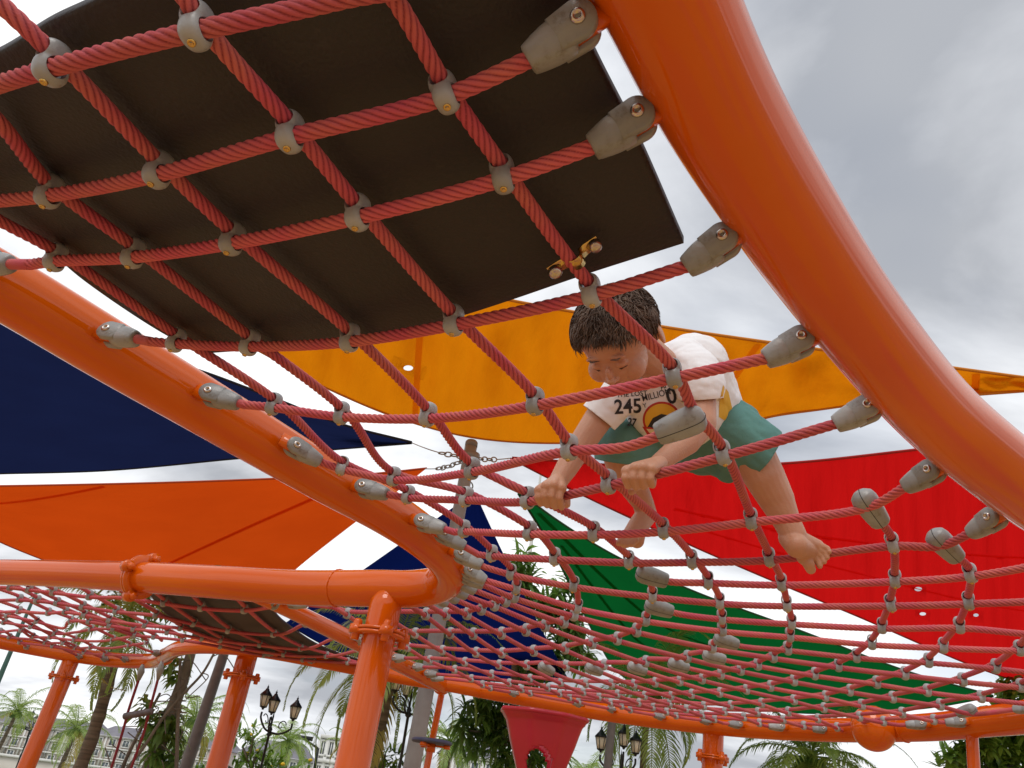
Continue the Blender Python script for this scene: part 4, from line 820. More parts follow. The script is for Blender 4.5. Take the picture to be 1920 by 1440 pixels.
chaincap(sr, [(1270, 815, 1.78, 55), (1205, 826, 1.68, 52), (1164, 836, 1.615, 51), (1164, 862, 1.62, 49)]); chaincap(sr, [(1205, 840, 1.70, 44), (1225, 868, 1.72, 28)]); chaincap(sr, [(1270, 815, 1.78, 55), (1320, 830, 1.78, 60)])
chaincap(sr, [(1240, 838, 1.74, 48), (1200, 850, 1.69, 44)]); chaincap(sr, [(1240, 828, 1.76, 48), (1340, 842, 1.76, 50)]); chaincap(sr, [(1345, 790, 1.78, 52), (1368, 775, 1.76, 32)]); chaincap(sr, [(1380, 850, 1.705, 44), (1368, 880, 1.71, 24)])
ro = remesh(sr, .004, 6, 'shorts', M['teal'], BOY); wrinkle(ro, .0026, 24, 2); wrinkle(ro, .0010, 60, 6)
def cut(o, cuts, th=.0022):
    me = o.data; bm = bmesh.new(); bm.from_mesh(me); of = offs(BOY)
    for q_, n_, rr_ in cuts:
        fs = [f for f in bm.faces if np.linalg.norm(np.array(f.calc_center_median()) + of - q_) < rr_]
        es = list({e_ for f in fs for e_ in f.edges}); vs = list({v_ for f in fs for v_ in f.verts})
        bmesh.ops.bisect_plane(bm, geom=fs + es + vs, plane_co=Vector(q_ - of), plane_no=Vector(n_), clear_outer=True)
    bm.verts.ensure_lookup_table(); seen = set(); best = []
    for v0 in bm.verts:
        if v0 in seen: continue
        st = [v0]; comp = []; seen.add(v0)
        while st:
            v_ = st.pop(); comp.append(v_)
            for e_ in v_.link_edges:
                w_ = e_.other_vert(v_)
                if w_ not in seen: seen.add(w_); st.append(w_)
        if len(comp) > len(best): best = comp
    keep_ = set(best); bmesh.ops.delete(bm, geom=[v_ for v_ in bm.verts if v_ not in keep_], context='VERTS'); bm.to_mesh(me); bm.free()
    me.polygons.foreach_set('use_smooth', np.ones(len(me.polygons), bool))
    k = o.modifiers.new('cloth_thickness', 'SOLIDIFY'); k.thickness = th; k.offset = -1
def pl(x, y, d, dx_, dy_, rr_=.10): p = jc(x, y, d); return (p, nrm(jc(x + dx_, y + dy_, d) - p), rr_)
cut(ro, [pl(1420, 864, 1.675, 82, 57, .15), pl(1158, 864, 1.63, -10, 80, .085)])
cut(so, [pl(1322, 748, 1.50, 6, 80, .052), pl(1122, 782, 1.54, -60, 75, .085)])
# print on the shirt, laid on its surface
def bvh(o):
    V, q = me_data(o.data); return BVHTree.FromPolygons([Vector(v + offs(BOY)) for v in V], q)
SB = bvh(so)
def on_shirt(px, py, lift=.0012):
    d = nrm(R @ ray(px, py)); h = SB.ray_cast(Vector((0, 0, CAMZ)), Vector(d)); 
    if h[0] is None: return W(px, py, 1.6)
    return np.array(h[0]) - d * lift
def text_mesh(s, size, bold=0.0):
    c = bpy.data.curves.new('t', 'FONT'); c.body = s; c.size = size; c.offset = bold; c.resolution_u = 3; o = bpy.data.objects.new('t', c); COL.objects.link(o); bpy.context.view_layer.update()
    dg = bpy.context.evaluated_depsgraph_get(); me = bpy.data.meshes.new_from_object(o.evaluated_get(dg)); bm = bmesh.new(); bm.from_mesh(me); bmesh.ops.triangulate(bm, faces=bm.faces)
    for _ in range(2): bmesh.ops.subdivide_edges(bm, edges=[e for e in bm.edges if e.calc_length() > size * .12], cuts=1); bmesh.ops.triangulate(bm, faces=bm.faces)
    V = np.array([v.co[:2] for v in bm.verts]); f = np.array([[v.index for v in fc.verts] for fc in bm.faces]); bm.free(); bpy.data.objects.remove(o, do_unlink=True); return V, f
def letter(s, x, y, size, rot, m, name, sx=1.0, bold=0.0, lift=.0014):
    V, f = text_mesh(s, size, bold); a = math.radians(rot); V[:, 0] *= sx; P = [on_shirt(x + v[0] * math.cos(a) - v[1] * math.sin(a), y - (v[0] * math.sin(a) + v[1] * math.cos(a)), lift) for v in V]
    return obj(name, P, [f], m, so, False)
def disc(x, y, rx, ry, m, name, lift, a0=0, n=40, inner=0.0):
    P = []; 
    for k in range(7):
        rr_ = inner + (1 - inner) * k / 6
        for i in range(n): a = 2 * math.pi * i / n; P.append(on_shirt(x + rx * rr_ * math.cos(a), y + ry * rr_ * math.sin(a), lift))
    q = [[k * n + i, (k + 1) * n + i, (k + 1) * n + (i + 1) % n, k * n + (i + 1) % n] for k in range(6) for i in range(n)]; return obj(name, P, [np.array(q)], m, so, False)
def patch(poly, m, name, lift):
    P = np.array(poly, float); c = P.mean(0); n = len(P); Q = []
    ring = []
    for i in range(n):
        for k in range(5): ring.append(P[i] + (P[(i + 1) % n] - P[i]) * k / 5)
    ring = np.array(ring); nn = len(ring); V = []
    for k in range(6): V += [on_shirt(*(c + (r_ - c) * k / 5), lift) for r_ in ring]
    q = [[k * nn + i, (k + 1) * nn + i, (k + 1) * nn + (i + 1) % nn, k * nn + (i + 1) % nn] for k in range(5) for i in range(nn)]; return obj(name, V, [np.array(q)], m, so, False)
letter('245', 1152, 776, 38, 3, M['black'], 'print_number', .92, .7); letter('0', 1252, 758, 42, 12, M['black'], 'print_number', .95, .8)
letter('THE LOST', 1156, 745, 13, 4, M['black'], 'print_words', 1.0, .1); letter('MILLION', 1205, 753, 17, 15, M['black'], 'print_words', .85, .1); letter('Y', 1206, 765, 12, 12, M['black'], 'print_words')
letter('AP', 1240, 731, 15, 25, M['black'], 'print_words', .8, .2)
letter('27', 1176, 797, 20, -8, M['black'], 'print_number', .8, .5)
disc(1241, 787, 36, 34, M['redp'], 'print_badge_rim', .0012); disc(1241, 787, 32, 30, M['ylw'], 'print_badge', .0019)
patch([(1214, 801), (1224, 784), (1240, 776), (1258, 780), (1262, 788), (1246, 790), (1250, 800), (1236, 812), (1218, 812)], M['black'], 'print_blot', .0026)
patch([(1204, 800), (1272, 804), (1262, 820), (1240, 826), (1214, 816)], M['redp'], 'print_banner', .0029)
M['pale'] = mat('pale_print', (.75, .62, .42), .7)
patch([(1212, 804), (1262, 807), (1256, 813), (1218, 812)], M['pale'], 'print_stripe', .0034)
patch([(1356, 722), (1366, 735), (1374, 770), (1362, 790), (1348, 782), (1349, 752)], M['ylw'], 'print_patch', .0012)
# collar
cc_ = jc(1246, 700, 1.575); cax = nrm(hp(0, -.03, -.03) - jc(1252, 715, 1.62)); Mx = basis(cax); th = np.linspace(0, 2 * math.pi, 49); P = (np.stack([np.cos(th) * .052, np.sin(th) * .052, th * 0], -1) @ Mx.T) + cc_
V, q, t = sweep(P, .0085, 12, caps=False); obj('collar', V, [q], M['black'], so)
# eyelashes, brows, lips
for s_ in (1, -1):
    P = np.array([hp(.0245 * s_ + x_ * .0125, .0775 - abs(x_) * .0045 - (.002 if x_ * s_ > 0 else 0), -.0085 - .002 * (1 - x_ * x_)) for x_ in np.linspace(-1, 1, 9)]); V, q, t = sweep(P, np.array([.0004, .001, .0013, .0014, .0014, .0014, .0013, .001, .0004]), 6); obj('eyelashes', V, [q, t], M['hair'], BOY)
    P = np.array([hp(.025 * s_ + x_ * .014, (.0800 - abs(x_) * .003 - .004 * (x_ * s_ > .4)), .0165 + .002 * (1 - x_ * x_)) for x_ in np.linspace(-1, 1, 9)]); V, q, t = sweep(P, np.array([.0004, .0012, .0016, .0018, .0018, .0017, .0014, .001, .0004]), 6, sy=.5); obj('eyebrow', V, [q, t], M['hair'], BOY)
P = np.array([hp(x_ * .014, .0865 - x_ * x_ * .004, -.0495) for x_ in np.linspace(-1, 1, 9)]); V, q, t = sweep(P, np.array([.0004, .001, .0014, .0017, .0018, .0017, .0014, .001, .0004]), 8); obj('lips', V, [q, t], M['lips'], BOY)
# hair
hb = MB(); ell(hb, hp(0, -.014, .014), AX, (.0765, .085, .066))
V = np.concatenate(hb.v); rel = (V - HO) / HS; l_, f_, c_ = rel @ HL, rel @ HF_, rel @ HC
keep = lambda P: ((P - HO) @ HC > .045 * HS) | (((P - HO) @ HF_ < .02 * HS) & ((P - HO) @ HC > .012 * HS)) | (((P - HO) @ HF_ < -.03 * HS) & ((P - HO) @ HC > -.05 * HS))
q = np.concatenate(hb.q); cen = V[q].mean(1); q = q[keep(cen)]; t = np.concatenate(hb.t); t = t[keep(V[t].mean(1))]
HR = obj('hair', V, [q, t], M['hair'], BOY)
hs_ = MB(); rh = np.random.RandomState(3); cnt = 0
wh = nrm([.10, -.30, .95])
while cnt < 7500:
    v = nrm(rh.randn(3)); l, f, c = v
    if not ((c > .38 and f < .35) or (c > .66) or (c > .50 and f < .72) or (f < .20 and c > -.18) or (f < -.35 and c > -.5)): continue
    if abs(l) > .60 and c < .20 and f > -.45: continue
    cnt += 1
    p = np.array([l * .077, f * .086 - .012, c * .066 + .013]); fl = v - wh; fl = fl - fl.dot(v) * v; fl = nrm(fl + rh.randn(3) * .30 + .5 * np.array([math.sin(9 * l + 4 * f), math.cos(8 * f + 3 * l), 0]))
    Ln = (.036 + .022 * rh.rand()) * (1.0 if c > .25 else .5) * (.62 if f > .35 else 1); clump = math.sin(l * 17 + 2 * f) * math.cos(f * 13 + c * 5)
    pts = [p]; dcur = nrm(fl + v * (.32 + .25 * clump)); n_ = 6
    wdn = np.array([UPV.dot(HL), UPV.dot(HF_), UPV.dot(HC)]) * -1
    for k in range(n_):
        pp = pts[-1] + dcur * Ln / n_; r0 = pp - np.array([0, -.012, .013]); rad = math.sqrt((r0[0] / .077) ** 2 + (r0[1] / .086) ** 2 + (r0[2] / .066) ** 2); r0n = nrm(r0)
        if rad > 1.10 + .05 * clump: dcur = nrm(dcur - r0n * .45)
        elif rad < 1.04: dcur = nrm(dcur + r0n * .3)
        if rad > 1.2: pp = np.array([0, -.012, .013]) + r0 * (1.2 / rad)
        dcur = nrm(dcur + wdn * .10 + rh.randn(3) * .05); pts.append(pp)
    P = np.array([hp(*x_) for x_ in pts]); w = .0008 + .0008 * rh.rand(); V, q, t = sweep(P, w * np.array([.9, 1, 1, .9, .75, .5, .12]), 3, caps=False); hs_.add(V, q)
hs_.build('hair_strands', M['hair'], HR, True)
# ---------------------------------------------------------------- plants
UPI = np.linalg.inv(R)
def frond(b, p0, az, el, L, n, droop, rnd, lw=.035, ll=.34, thick=.012):
    hd = np.array([math.cos(az), math.sin(az), 0]); pts = [np.array(p0)]; e_ = el; step = L / 14
    for k in range(14):
        d = hd * math.cos(e_) + UPV * math.sin(e_); pts.append(pts[-1] + d * step); e_ -= droop / 14 * (1 + k * .10)
    P = np.array(pts); V, q, t = sweep(P, np.linspace(thick, thick * .2, 15), 5, caps=False); b.add(V, q); T, _, _ = frames(P); side0 = nrm(np.cross(hd, UPV))
    s = np.linspace(.10, 1, n); Vs = []; qs = []; base = 0
    for si, side in enumerate((1, -1)):
        for k in s:
            x = k * 14; i = min(int(x), 13); a = x - i; p = P[i] * (1 - a) + P[i + 1] * a; tg = T[i]; up_ = nrm(np.cross(side0, tg)); up_ = up_ if up_[2] > 0 else -up_
            ln = ll * L * .5 * (math.sin(min(1, k * 1.15 + .12) * math.pi) ** .6 * .85 + .15) * (.85 + .3 * rnd.rand()); d = nrm(side0 * side * (1.1 - .45 * k) + tg * (.35 + .7 * k) + up_ * (.10 + .15 * rnd.rand()) + rnd.randn(3) * .05)
            d2 = nrm(d - UPV * .55); d3 = nrm(d - UPV * 1.3); w = lw * (.55 + .4 * rnd.rand()); wv = nrm(np.cross(d, up_)) * w / 2
            a0 = p; a1 = p + d * ln * .35; a2 = a1 + d2 * ln * .35; a3 = a2 + d3 * ln * .35
            Vs += [a0 - wv * .4, a0 + wv * .4, a1 - wv, a1 + wv, a2 - wv * .8, a2 + wv * .8, a3 - wv * .08, a3 + wv * .08]
            for m_ in range(3): qs.append([base + 2 * m_, base + 2 * m_ + 1, base + 2 * m_ + 3, base + 2 * m_ + 2])
            base += 8
    b.add(np.array(Vs), qs)
def palm(label, crown, dist, trunk_px, tw, L, nf=20, n=40, seed=0, yellow=1, low=-.5, group='coconut palms behind the playground', lw=.028):
    rnd = np.random.RandomState(seed); c = W(crown[0], crown[1], dist); tp = [W(x, y, dist) for x, y in trunk_px]
    # trunk follows the picked line and reaches the ground
    pts = [c] + tp; last = pts[-1]; dr = (pts[-1] - pts[-2]) / max(1e-3, (pts[-2][2] - pts[-1][2])) if len(pts) > 1 else np.array([0, 0, -1.0]); dr = np.array([dr[0] * .6, dr[1] * .6, -1.0]); 
    if last[2] > .05: pts.append(last + dr * last[2])
    P = cr_spline(np.array(pts), .25); r = np.linspace(PXR(tw, dist) / 2 * .8, PXR(tw, dist) / 2 * 1.15, len(P)); root = thing('coconut_palm', label, 'palm tree', tuple(P[-1]), group)
    S = cr_spline(P, .05); rr = np.interp(np.linspace(0, 1, len(S)), np.linspace(0, 1, len(P)), r) * (1 + .05 * np.sign(np.sin(np.arange(len(S)) * 1.1)))
    V, q, t = sweep(S, rr, 14); obj('trunk', V, [q, t], M['trunk'], root)
    b = MB(); yb = MB()
    for k in range(nf):
        az = k * 2.39996 + rnd.rand() * .4; el = 1.25 - (1.25 - low) * (k / nf) ** .9; frond(b if k < nf - yellow else yb, c + UPV * .1 * L * .2, az, el, L * (.8 + .3 * rnd.rand()), n, 1.0 + .55 * rnd.rand(), rnd, lw)
    b.build('crown', M['frond'], root); 
    if yellow: yb.build('dry_fronds', M['frondy'], root)
    nb = MB()
    for k in range(7):
        V, q, t = ellips(0, 0, 0, .10, .10, .13, 2, 8); a = k * .9; nb.add(V * min(1, L / 2) + c + np.array([math.cos(a) * .2, math.sin(a) * .2, -.15]) * L * .35, q, t)
    nb.build('coconuts', M['leaf'], root, True); return root
palm('bushy coconut palm at the far left, two thin trunks below it', (32, 1335), 24, [(10, 1380), (-15, 1430)], 7, 1.55, 22, 34, 1, 2)
palm('low coconut palm just right of the leftmost orange post', (142, 1368), 19, [(128, 1405), (112, 1440)], 8, 1.45, 20, 36, 2, 2, -.6)
palm('coconut palm with thick ringed trunk left of the hanging rung', (236, 1165), 8.5, [(212, 1245), (192, 1320), (170, 1390), (150, 1440)], 25, 1.15, 18, 44, 3, 1, -1.0, lw=.022)
palm('coconut palm half hidden behind the dark grey leaning mast', (366, 1350), 15, [(352, 1400), (340, 1440)], 10, 1.35, 18, 40, 4, 2, -.7)
palm('coconut palm right behind the central orange post with long hanging fronds', (742, 1225), 9, [(728, 1300), (712, 1380), (700, 1440)], 20, 1.7, 20, 54, 5, 1, -.8, lw=.026)
palm('dark green palm under the three lanterns', (540, 1392), 20, [(536, 1420), (534, 1445)], 9, 1.35, 22, 36, 6, 0, -.5)
palm('palm showing between the slim orange pole and the leafy tree', (842, 1392), 16, [(840, 1420), (838, 1450)], 9, 1.3, 20, 36, 7, 1, -.6)
palm('tall palm with fronds hanging below the far rail beside the lanterns', (1215, 1300), 10, [(1212, 1350), (1205, 1440)], 14, 1.6, 18, 52, 8, 0, -.9, lw=.026)
palm('broad palm under the far rail right of the short orange post', (1520, 1425), 10, [(1522, 1460)], 22, 1.7, 24, 52, 9, 1, -.7)
palm('small palm right of the red plastic funnel', (1100, 1462), 18, [(1100, 1490)], 9, 1.5, 18, 34, 10, 1, -.3)
palm('palm frond cluster left of the central orange post near the white building', (650, 1395), 17, [(655, 1450)], 8, .75, 10, 30, 11, 1, -.5)
def leaves(b, c, n, L, w, rnd, dr=.5, spread=1.0):
    """rosette of long leaves"""
    Vs = []; qs = []; base = 0; ax = nrm(rnd.randn(3) + UPV * 1.0)
    Bx = basis(ax)
    for k in range(n):
        a = k * 2.4 + rnd.rand(); d = nrm(Bx @ np.array([math.cos(a), math.sin(a), .35 + .5 * rnd.rand()])); l = L * (.7 + .5 * rnd.rand()); d2 = nrm(d - UPV * dr); d3 = nrm(d2 - UPV * dr); s = nrm(np.cross(d, UPV + .01)) * w / 2
        p0 = c; p1 = c + d * l * .35; p2 = p1 + d2 * l * .35; p3 = p2 + d3 * l * .3; Vs += [p0 - s * .2, p0 + s * .2, p1 - s, p1 + s, p2 - s * .9, p2 + s * .9, p3 - s * .05, p3 + s * .05]
        qs += [[base + 2 * m_, base + 2 * m_ + 1, base + 2 * m_ + 3, base + 2 * m_ + 2] for m_ in range(3)]; base += 8
    b.add(np.array(Vs), qs)
def leafy(label, name, dist, trunk, tw, blobs, m, L, w, dens, seed, cat='tree', nl=9, dr=.5, fl=None, branches=True, bark='bark'):
    """blobs (px,py,rpx) in which rosettes of leaves are scattered through depth as well"""
    rnd = np.random.RandomState(seed); P = np.array([W(x, y, dist) for x, y in trunk]); last = P[-1]
    if last[2] > .05: P = np.vstack([P, [last[0] + (last[0] - P[-2][0]) * .1, last[1], 0]])
    root = thing(name, label, cat, tuple(P[-1])); S = cr_spline(P, .1); V, q, t = sweep(S, np.linspace(PXR(tw, dist) / 2 * .35, PXR(tw, dist) / 2, len(S)), 12); tb = MB().add(V, q, t)
    b = MB(); flw = []
    for px, py, r in blobs:
        c = W(px, py, dist); rr = PXR(r, dist)
        if branches:
            j = S[np.argmin(np.linalg.norm(S - (c - UPV * rr), axis=1))]; mid = (j + c) / 2 + rnd.randn(3) * rr * .2 - UPV * rr * .1; V, q, t = sweep(cr_spline(np.array([j, mid, c]), .08), .03 * (1 if rr > .3 else .6), 6); tb.add(V, q, t)
        for _ in range(int(dens * (r / 30) ** 2)):
            v = nrm(rnd.randn(3)) * rr * rnd.rand() ** .45; v[1] *= 1.15; leaves(b, c + v, nl, L, w, rnd, dr)
            if fl and rnd.rand() < fl:
                Vf, qf, tf = ellips(0, 0, 0, .04, .04, .028, 2, 5); flw.append((Vf + c + v * 1.1 + UPV * .05, qf, tf))
    tb.build('trunk', M[bark], root, True); b.build('crown', m, root)
    for Vf, qf, tf in flw[:90]: obj('flower', Vf, [qf, tf], M['flower'], root)
    return root
leafy('dark leafy tree with drooping leaf rosettes behind the green sail and red funnel', 'leafy_tree', 12, [(975, 1080), (968, 1200), (965, 1320), (975, 1400), (992, 1445)], 26,
      [(975, 1050, 20), (968, 1085, 30), (985, 1115, 30), (1060, 1105, 26), (1045, 1145, 32), (1075, 1170, 34), (1010, 1150, 26), (1050, 1205, 34), (1085, 1230, 26), (1000, 1260, 34), (930, 1330, 34), (890, 1340, 30), (880, 1370, 26), (930, 1370, 38), (960, 1350, 30), (905, 1400, 28), (1000, 1335, 30), (950, 1420, 34), (1020, 1420, 36), (990, 1380, 30), (1060, 1320, 26)], M['leaf'], .34, .055, 15, 21)
leafy('bright green leafy tree in the bottom right corner', 'leafy_tree', 9, [(1860, 1330), (1862, 1400), (1866, 1460)], 12,
      [(1895, 1300, 28), (1880, 1340, 36), (1845, 1370, 38), (1905, 1380, 40), (1850, 1420, 44), (1800, 1425, 30), (1900, 1430, 44), (1940, 1340, 36), (1825, 1395, 24)], M['leafb'], .20, .05, 18, 22)
leafy('small shrub with pointed leaf tufts left of the thin rightmost post', 'shrub', 11, [(1783, 1425), (1790, 1460)], 8, [(1780, 1412, 14), (1800, 1435, 14), (1770, 1440, 12)], M['leaf'], .22, .05, 14, 23, 'shrub', 8, .1)
leafy('yellow flowering bush left of the black lamp post', 'flowering_bush', 13, [(470, 1440), (470, 1470)], 8, [(415, 1430, 30), (455, 1400, 30), (480, 1420, 34), (500, 1440, 36), (530, 1450, 36), (475, 1380, 20), (390, 1450, 26), (570, 1455, 30)], M['leafb'], .16, .04, 16, 24, 'bush', 8, .4, fl=.10)
leafy('bright green bush between the central orange post and the black lamp pole', 'bush', 11, [(712, 1450), (712, 1480)], 8, [(705, 1430, 22), (735, 1440, 26), (722, 1415, 16), (760, 1455, 24)], M['leafb'], .18, .04, 16, 25, 'bush', 8, .3)
leafy('tree trunk wrapped in hanging leafy climbers beside the hanging rung', 'climber_covered_tree', 9, [(372, 1180), (358, 1225), (338, 1290), (312, 1360), (278, 1450)], 44,
      [(322, 1250, 20), (330, 1275, 16), (300, 1350, 24), (320, 1365, 26), (285, 1375, 22), (330, 1385, 22), (290, 1405, 24), (275, 1330, 18), (345, 1120, 30), (380, 1100, 30), (300, 1120, 26), (255, 1130, 20), (320, 1425, 20), (215, 1130, 18)], M['leaf'], .22, .05, 13, 26, 'tree', 8, .7, branches=False)
def stick(label, pts, dist, w, name='bare_tree', cat='bare tree'):
    P = cr_spline(np.array([W(x, y, dist) for x, y in pts]), .05); root = thing(name, label, cat, tuple(P[-1])); V, q, t = sweep(P, np.linspace(PXR(w, dist) / 2 * .6, PXR(w, dist) / 2, len(P)), 10); obj('stem', V, [q, t], M['bark'], root)
    tw = MB()
    for k in range(9):
        p = P[int(len(P) * (.05 + .1 * k))]; r_ = np.random.RandomState(k); V, q, t = sweep(cr_spline(np.array([p, p + r_.randn(3) * .05, p + r_.randn(3) * .12]), .02), .006, 5); tw.add(V, q, t)
    tw.build('twig', M['bark'], root, True)
stick('bare slanting branch crossing behind the dark grey mast', [(402, 1224), (380, 1262), (345, 1300), (310, 1340), (270, 1400), (240, 1440), (200, 1500)], 8.6, 7)
stick('thin upright bare stem between climbers and dark grey mast', [(338, 1235), (336, 1300), (333, 1370), (331, 1440), (329, 1520)], 8.8, 9)
stick('bare stem leaning left behind the hanging rope rung', [(300, 1300), (268, 1360), (238, 1420), (215, 1480)], 9.4, 8)
# ---------------------------------------------------------------- street lamps
def lamp(label, base, dist, top, arms, sc):
    """arms: (px,py) of each lantern centre; sc = lantern height in px"""
    a = W(top[0], top[1], dist); root = thing('street_lamp', label, 'street lamp', (a[0], a[1], 0)); H = PXR(sc, dist); P = np.array([a, a * [1, 1, 0]])
    n = 20; V, q = lathe([(H * .10, 0), (H * .10, a[2] * .55), (H * .14, a[2] * .56), (H * .14, a[2] * .6), (H * .075, a[2] * .62), (H * .07, a[2] - H * .5), (H * .16, a[2] - H * .42), (H * .09, a[2] - H * .3), (H * .13, a[2] - H * .15), (H * .05, a[2]), (H * .05, a[2] + H * .5), (0, a[2] + H * .9)], 14, None, (a[0], a[1], 0)); obj('pole', V, [q], M['iron'], root)
    for x, y in arms:
        c = W(x, y, dist) ; foot = c - UPV * H * .62; mid = (a + foot) / 2 - UPV * H * .45; V, q, t = sweep(cr_spline(np.array([a - UPV * H * .3, mid, foot - UPV * H * .25, foot]), .02), H * .055, 8); arm = MB().add(V, q, t)
        sc_ = []; dd = nrm(foot - a)
        for k in np.linspace(0, 5.5, 26): sc_.append((a + foot) / 2 + (dd * math.cos(k) + UPV * math.sin(k)) * H * (.30 - .045 * k) - UPV * H * .05)
        V, q, t = sweep(np.array(sc_), H * .03, 6); arm.add(V, q, t); obj('arm', np.concatenate(arm.v), [np.concatenate(arm.q), np.concatenate(arm.t)], M['iron'], root)
        V, q = lathe([(0, -.5), (.24, -.5), (.40, .30), (0, .30)], 6, None, (0, 0, 0)); g = obj('lantern', V * H * .72 + c, [q], M['lampglass'], root, False)
        fr = MB(); V, q = lathe([(0, .30), (.46, .28), (.47, .36), (.30, .55), (.16, .70), (.14, .78), (.06, .84), (.09, .92), (.03, 1.0), (0, 1.15)], 12, None, (0, 0, 0)); fr.add(V * H * .72 + c, q); V, q = lathe([(0, -.72), (.08, -.7), (.10, -.6), (.27, -.52), (.27, -.47), (0, -.47)], 12, None, (0, 0, 0)); fr.add(V * H * .72 + c, q)
        for k in range(6):
            an = k * math.pi / 3; V, q, t = sweep(np.array([[.24 * math.cos(an), .24 * math.sin(an), -.5], [.40 * math.cos(an), .40 * math.sin(an), .3]]) * H * .75 + c, H * .018, 5); fr.add(V, q, t)
        fr.build('lantern_frame', M['iron'], g, False)
    return root
lamp('black ornate street lamp with three cream lanterns between the orange posts', None, 10, (508, 1362), [(497, 1312), (513, 1322), (553, 1334)], 34)
lamp('black ornate street lamp hidden behind the tall grey mast', None, 8.5, (768, 1325), [(743, 1280), (765, 1290), (795, 1292)], 38)
lamp('black ornate street lamp with cream lanterns behind the slim grey mast', None, 9, (1164, 1440), [(1127, 1391), (1170, 1385), (1192, 1398)], 36)
lamp('tiny far street lamp beside the leftmost orange post', None, 26, (60, 1362), [(52, 1345), (60, 1342), (67, 1350)], 14)
def arm_light(label, pts, dist):
    P = [W(x, y, dist) for x, y in pts]; root = thing('street_light', label, 'street light', (P[-1][0], P[-1][1], 0)); P.append(P[-1] * [1, 1, 0]); V, q, t = sweep(np.array(P[1:]), .05, 8); obj('pole', V, [q, t], M['iron'], root)
    V, q, t = sweep(np.array(P[:2]), .035, 8); obj('arm', V, [q, t], M['iron'], root); b = MB().box(P[0], .7, .25, .12, basis(UPV, P[1] - P[0])); b.build('lamp_head', M['iron'], root)
arm_light('modern dark street light with one arm in front of the white building', [(566, 1383), (596, 1403), (590, 1440)], 25)
arm_light('small modern street light at the far left with short arm', [(36, 1363), (56, 1370), (40, 1420)], 40)
gp, ga, gb = mast('dark green pole at the left edge seen through the net', (70, 1105), 2.8, (3, 1262), 5, 9, M['gpole'], 'pole', 'green_pole', False)
mast('thin white flagpole far behind the green sail', (1020, 845), 9, (993, 1040), 3, 7, M['white'], 'flagpole', 'flagpole', True)
# ---------------------------------------------------------------- hanging rung, funnel
ds = 5.6; t = thing('rope_swing', 'dark wooden rung hanging on two thin red ropes from the far left rail', 'rope ladder', tuple(W(260, 1340, ds)))
for pts in ([(268, 1246), (262, 1268), (240, 1335), (232, 1365), (212, 1430), (195, 1480)], [(304, 1240), (298, 1266), (280, 1333), (270, 1372), (246, 1440), (230, 1490)]):
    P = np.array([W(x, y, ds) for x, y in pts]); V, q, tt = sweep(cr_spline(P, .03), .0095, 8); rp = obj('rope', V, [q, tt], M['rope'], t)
    V, q, tt = sweep(np.array([P[0], P[0] * .4 + P[1] * .6, P[1] + (P[1] - P[0]) * .3]), [.010, .026, .012], 12); obj('fitting', V, [q, tt], M['joint'], rp)
V, q, tt = sweep(np.array([W(234, 1343, ds - .02), W(284, 1334, ds - .08)]), .023, 20); obj('rung', V, [q, tt], mat('dark_timber', (.07, .05, .055), .5, 0, (.12, .09, .09), 8, stretch=(1, 9, 1)), t)
fd = 4.0; fc = W(1020, 1350, fd); fn = thing('plastic_funnel', 'red moulded plastic funnel with an arched hole under the far rail', 'funnel', (fc[0], fc[1], 0)); k1 = fd / F_PX
rows = [(0, 76, 1.0), (4, 76, 1.0), (9, 73, 1), (14, 68, 1), (30, 62, 1), (45, 57, 1), (60, 51, 1), (80, 43, 1), (100, 35, 1), (112, 31, 1)]
tilt = R @ nrm([.13, .99, .0]); tx = R @ nrm([1, -.16, 0]); tz = np.cross(tx, UPV); b = MB()
def fpt(a, y, w): return fc + tx * math.sin(a) * w * k1 + (-UPV) * (y - 10) * k1 * 1.08 + nrm(np.cross(UPV, tx)) * (-math.cos(a)) * w * k1 * .75
aa = np.linspace(0, 2 * math.pi, 73)[:-1]; ys = np.linspace(0, 112, 45); Wd = np.interp(ys, [r_[0] for r_ in rows], [r_[1] for r_ in rows]); V = []
for y_, w_ in zip(ys, Wd):
    for a in aa:
        oct_ = 1 / max(abs(math.cos(((a + math.pi / 8) % (math.pi / 4)) - math.pi / 8)), .9); V.append(fpt(a, y_, w_ * (oct_ * .985)))
V = np.array(V); qf = []
for i in range(44):
    for j in range(72):
        a = aa[j] + .04; x_ = math.sin(a) * Wd[i]; front = True; hole = (x_ + 6) ** 2 / 22 ** 2 + ((ys[i] - 78) / 25) ** 2 < 1 and abs(math.cos(a)) > .2
        side = False
        if hole or side: continue
        qf.append([i * 72 + j, i * 72 + (j + 1) % 72, (i + 1) * 72 + (j + 1) % 72, (i + 1) * 72 + j])
fo = obj('bowl', V, [np.array(qf)], M['redpl'], fn); sm_ = fo.modifiers.new('thickness', 'SOLIDIFY'); sm_.thickness = .012
th = np.linspace(0, 2 * math.pi, 73); V, q, tt = sweep(np.array([fpt(a, 3, 79 / max(abs(math.cos(((a + math.pi / 8) % (math.pi / 4)) - math.pi / 8)), .9) * .985) for a in th]), .012, 10, caps=False); obj('rim', V, [q], M['redpl'], fn)
V, q, tt = sweep(np.array([fc - UPV * .30, fc * [1, 1, 0]]), .045, 20); obj('stand', V, [q, tt], M['tube'], fn)
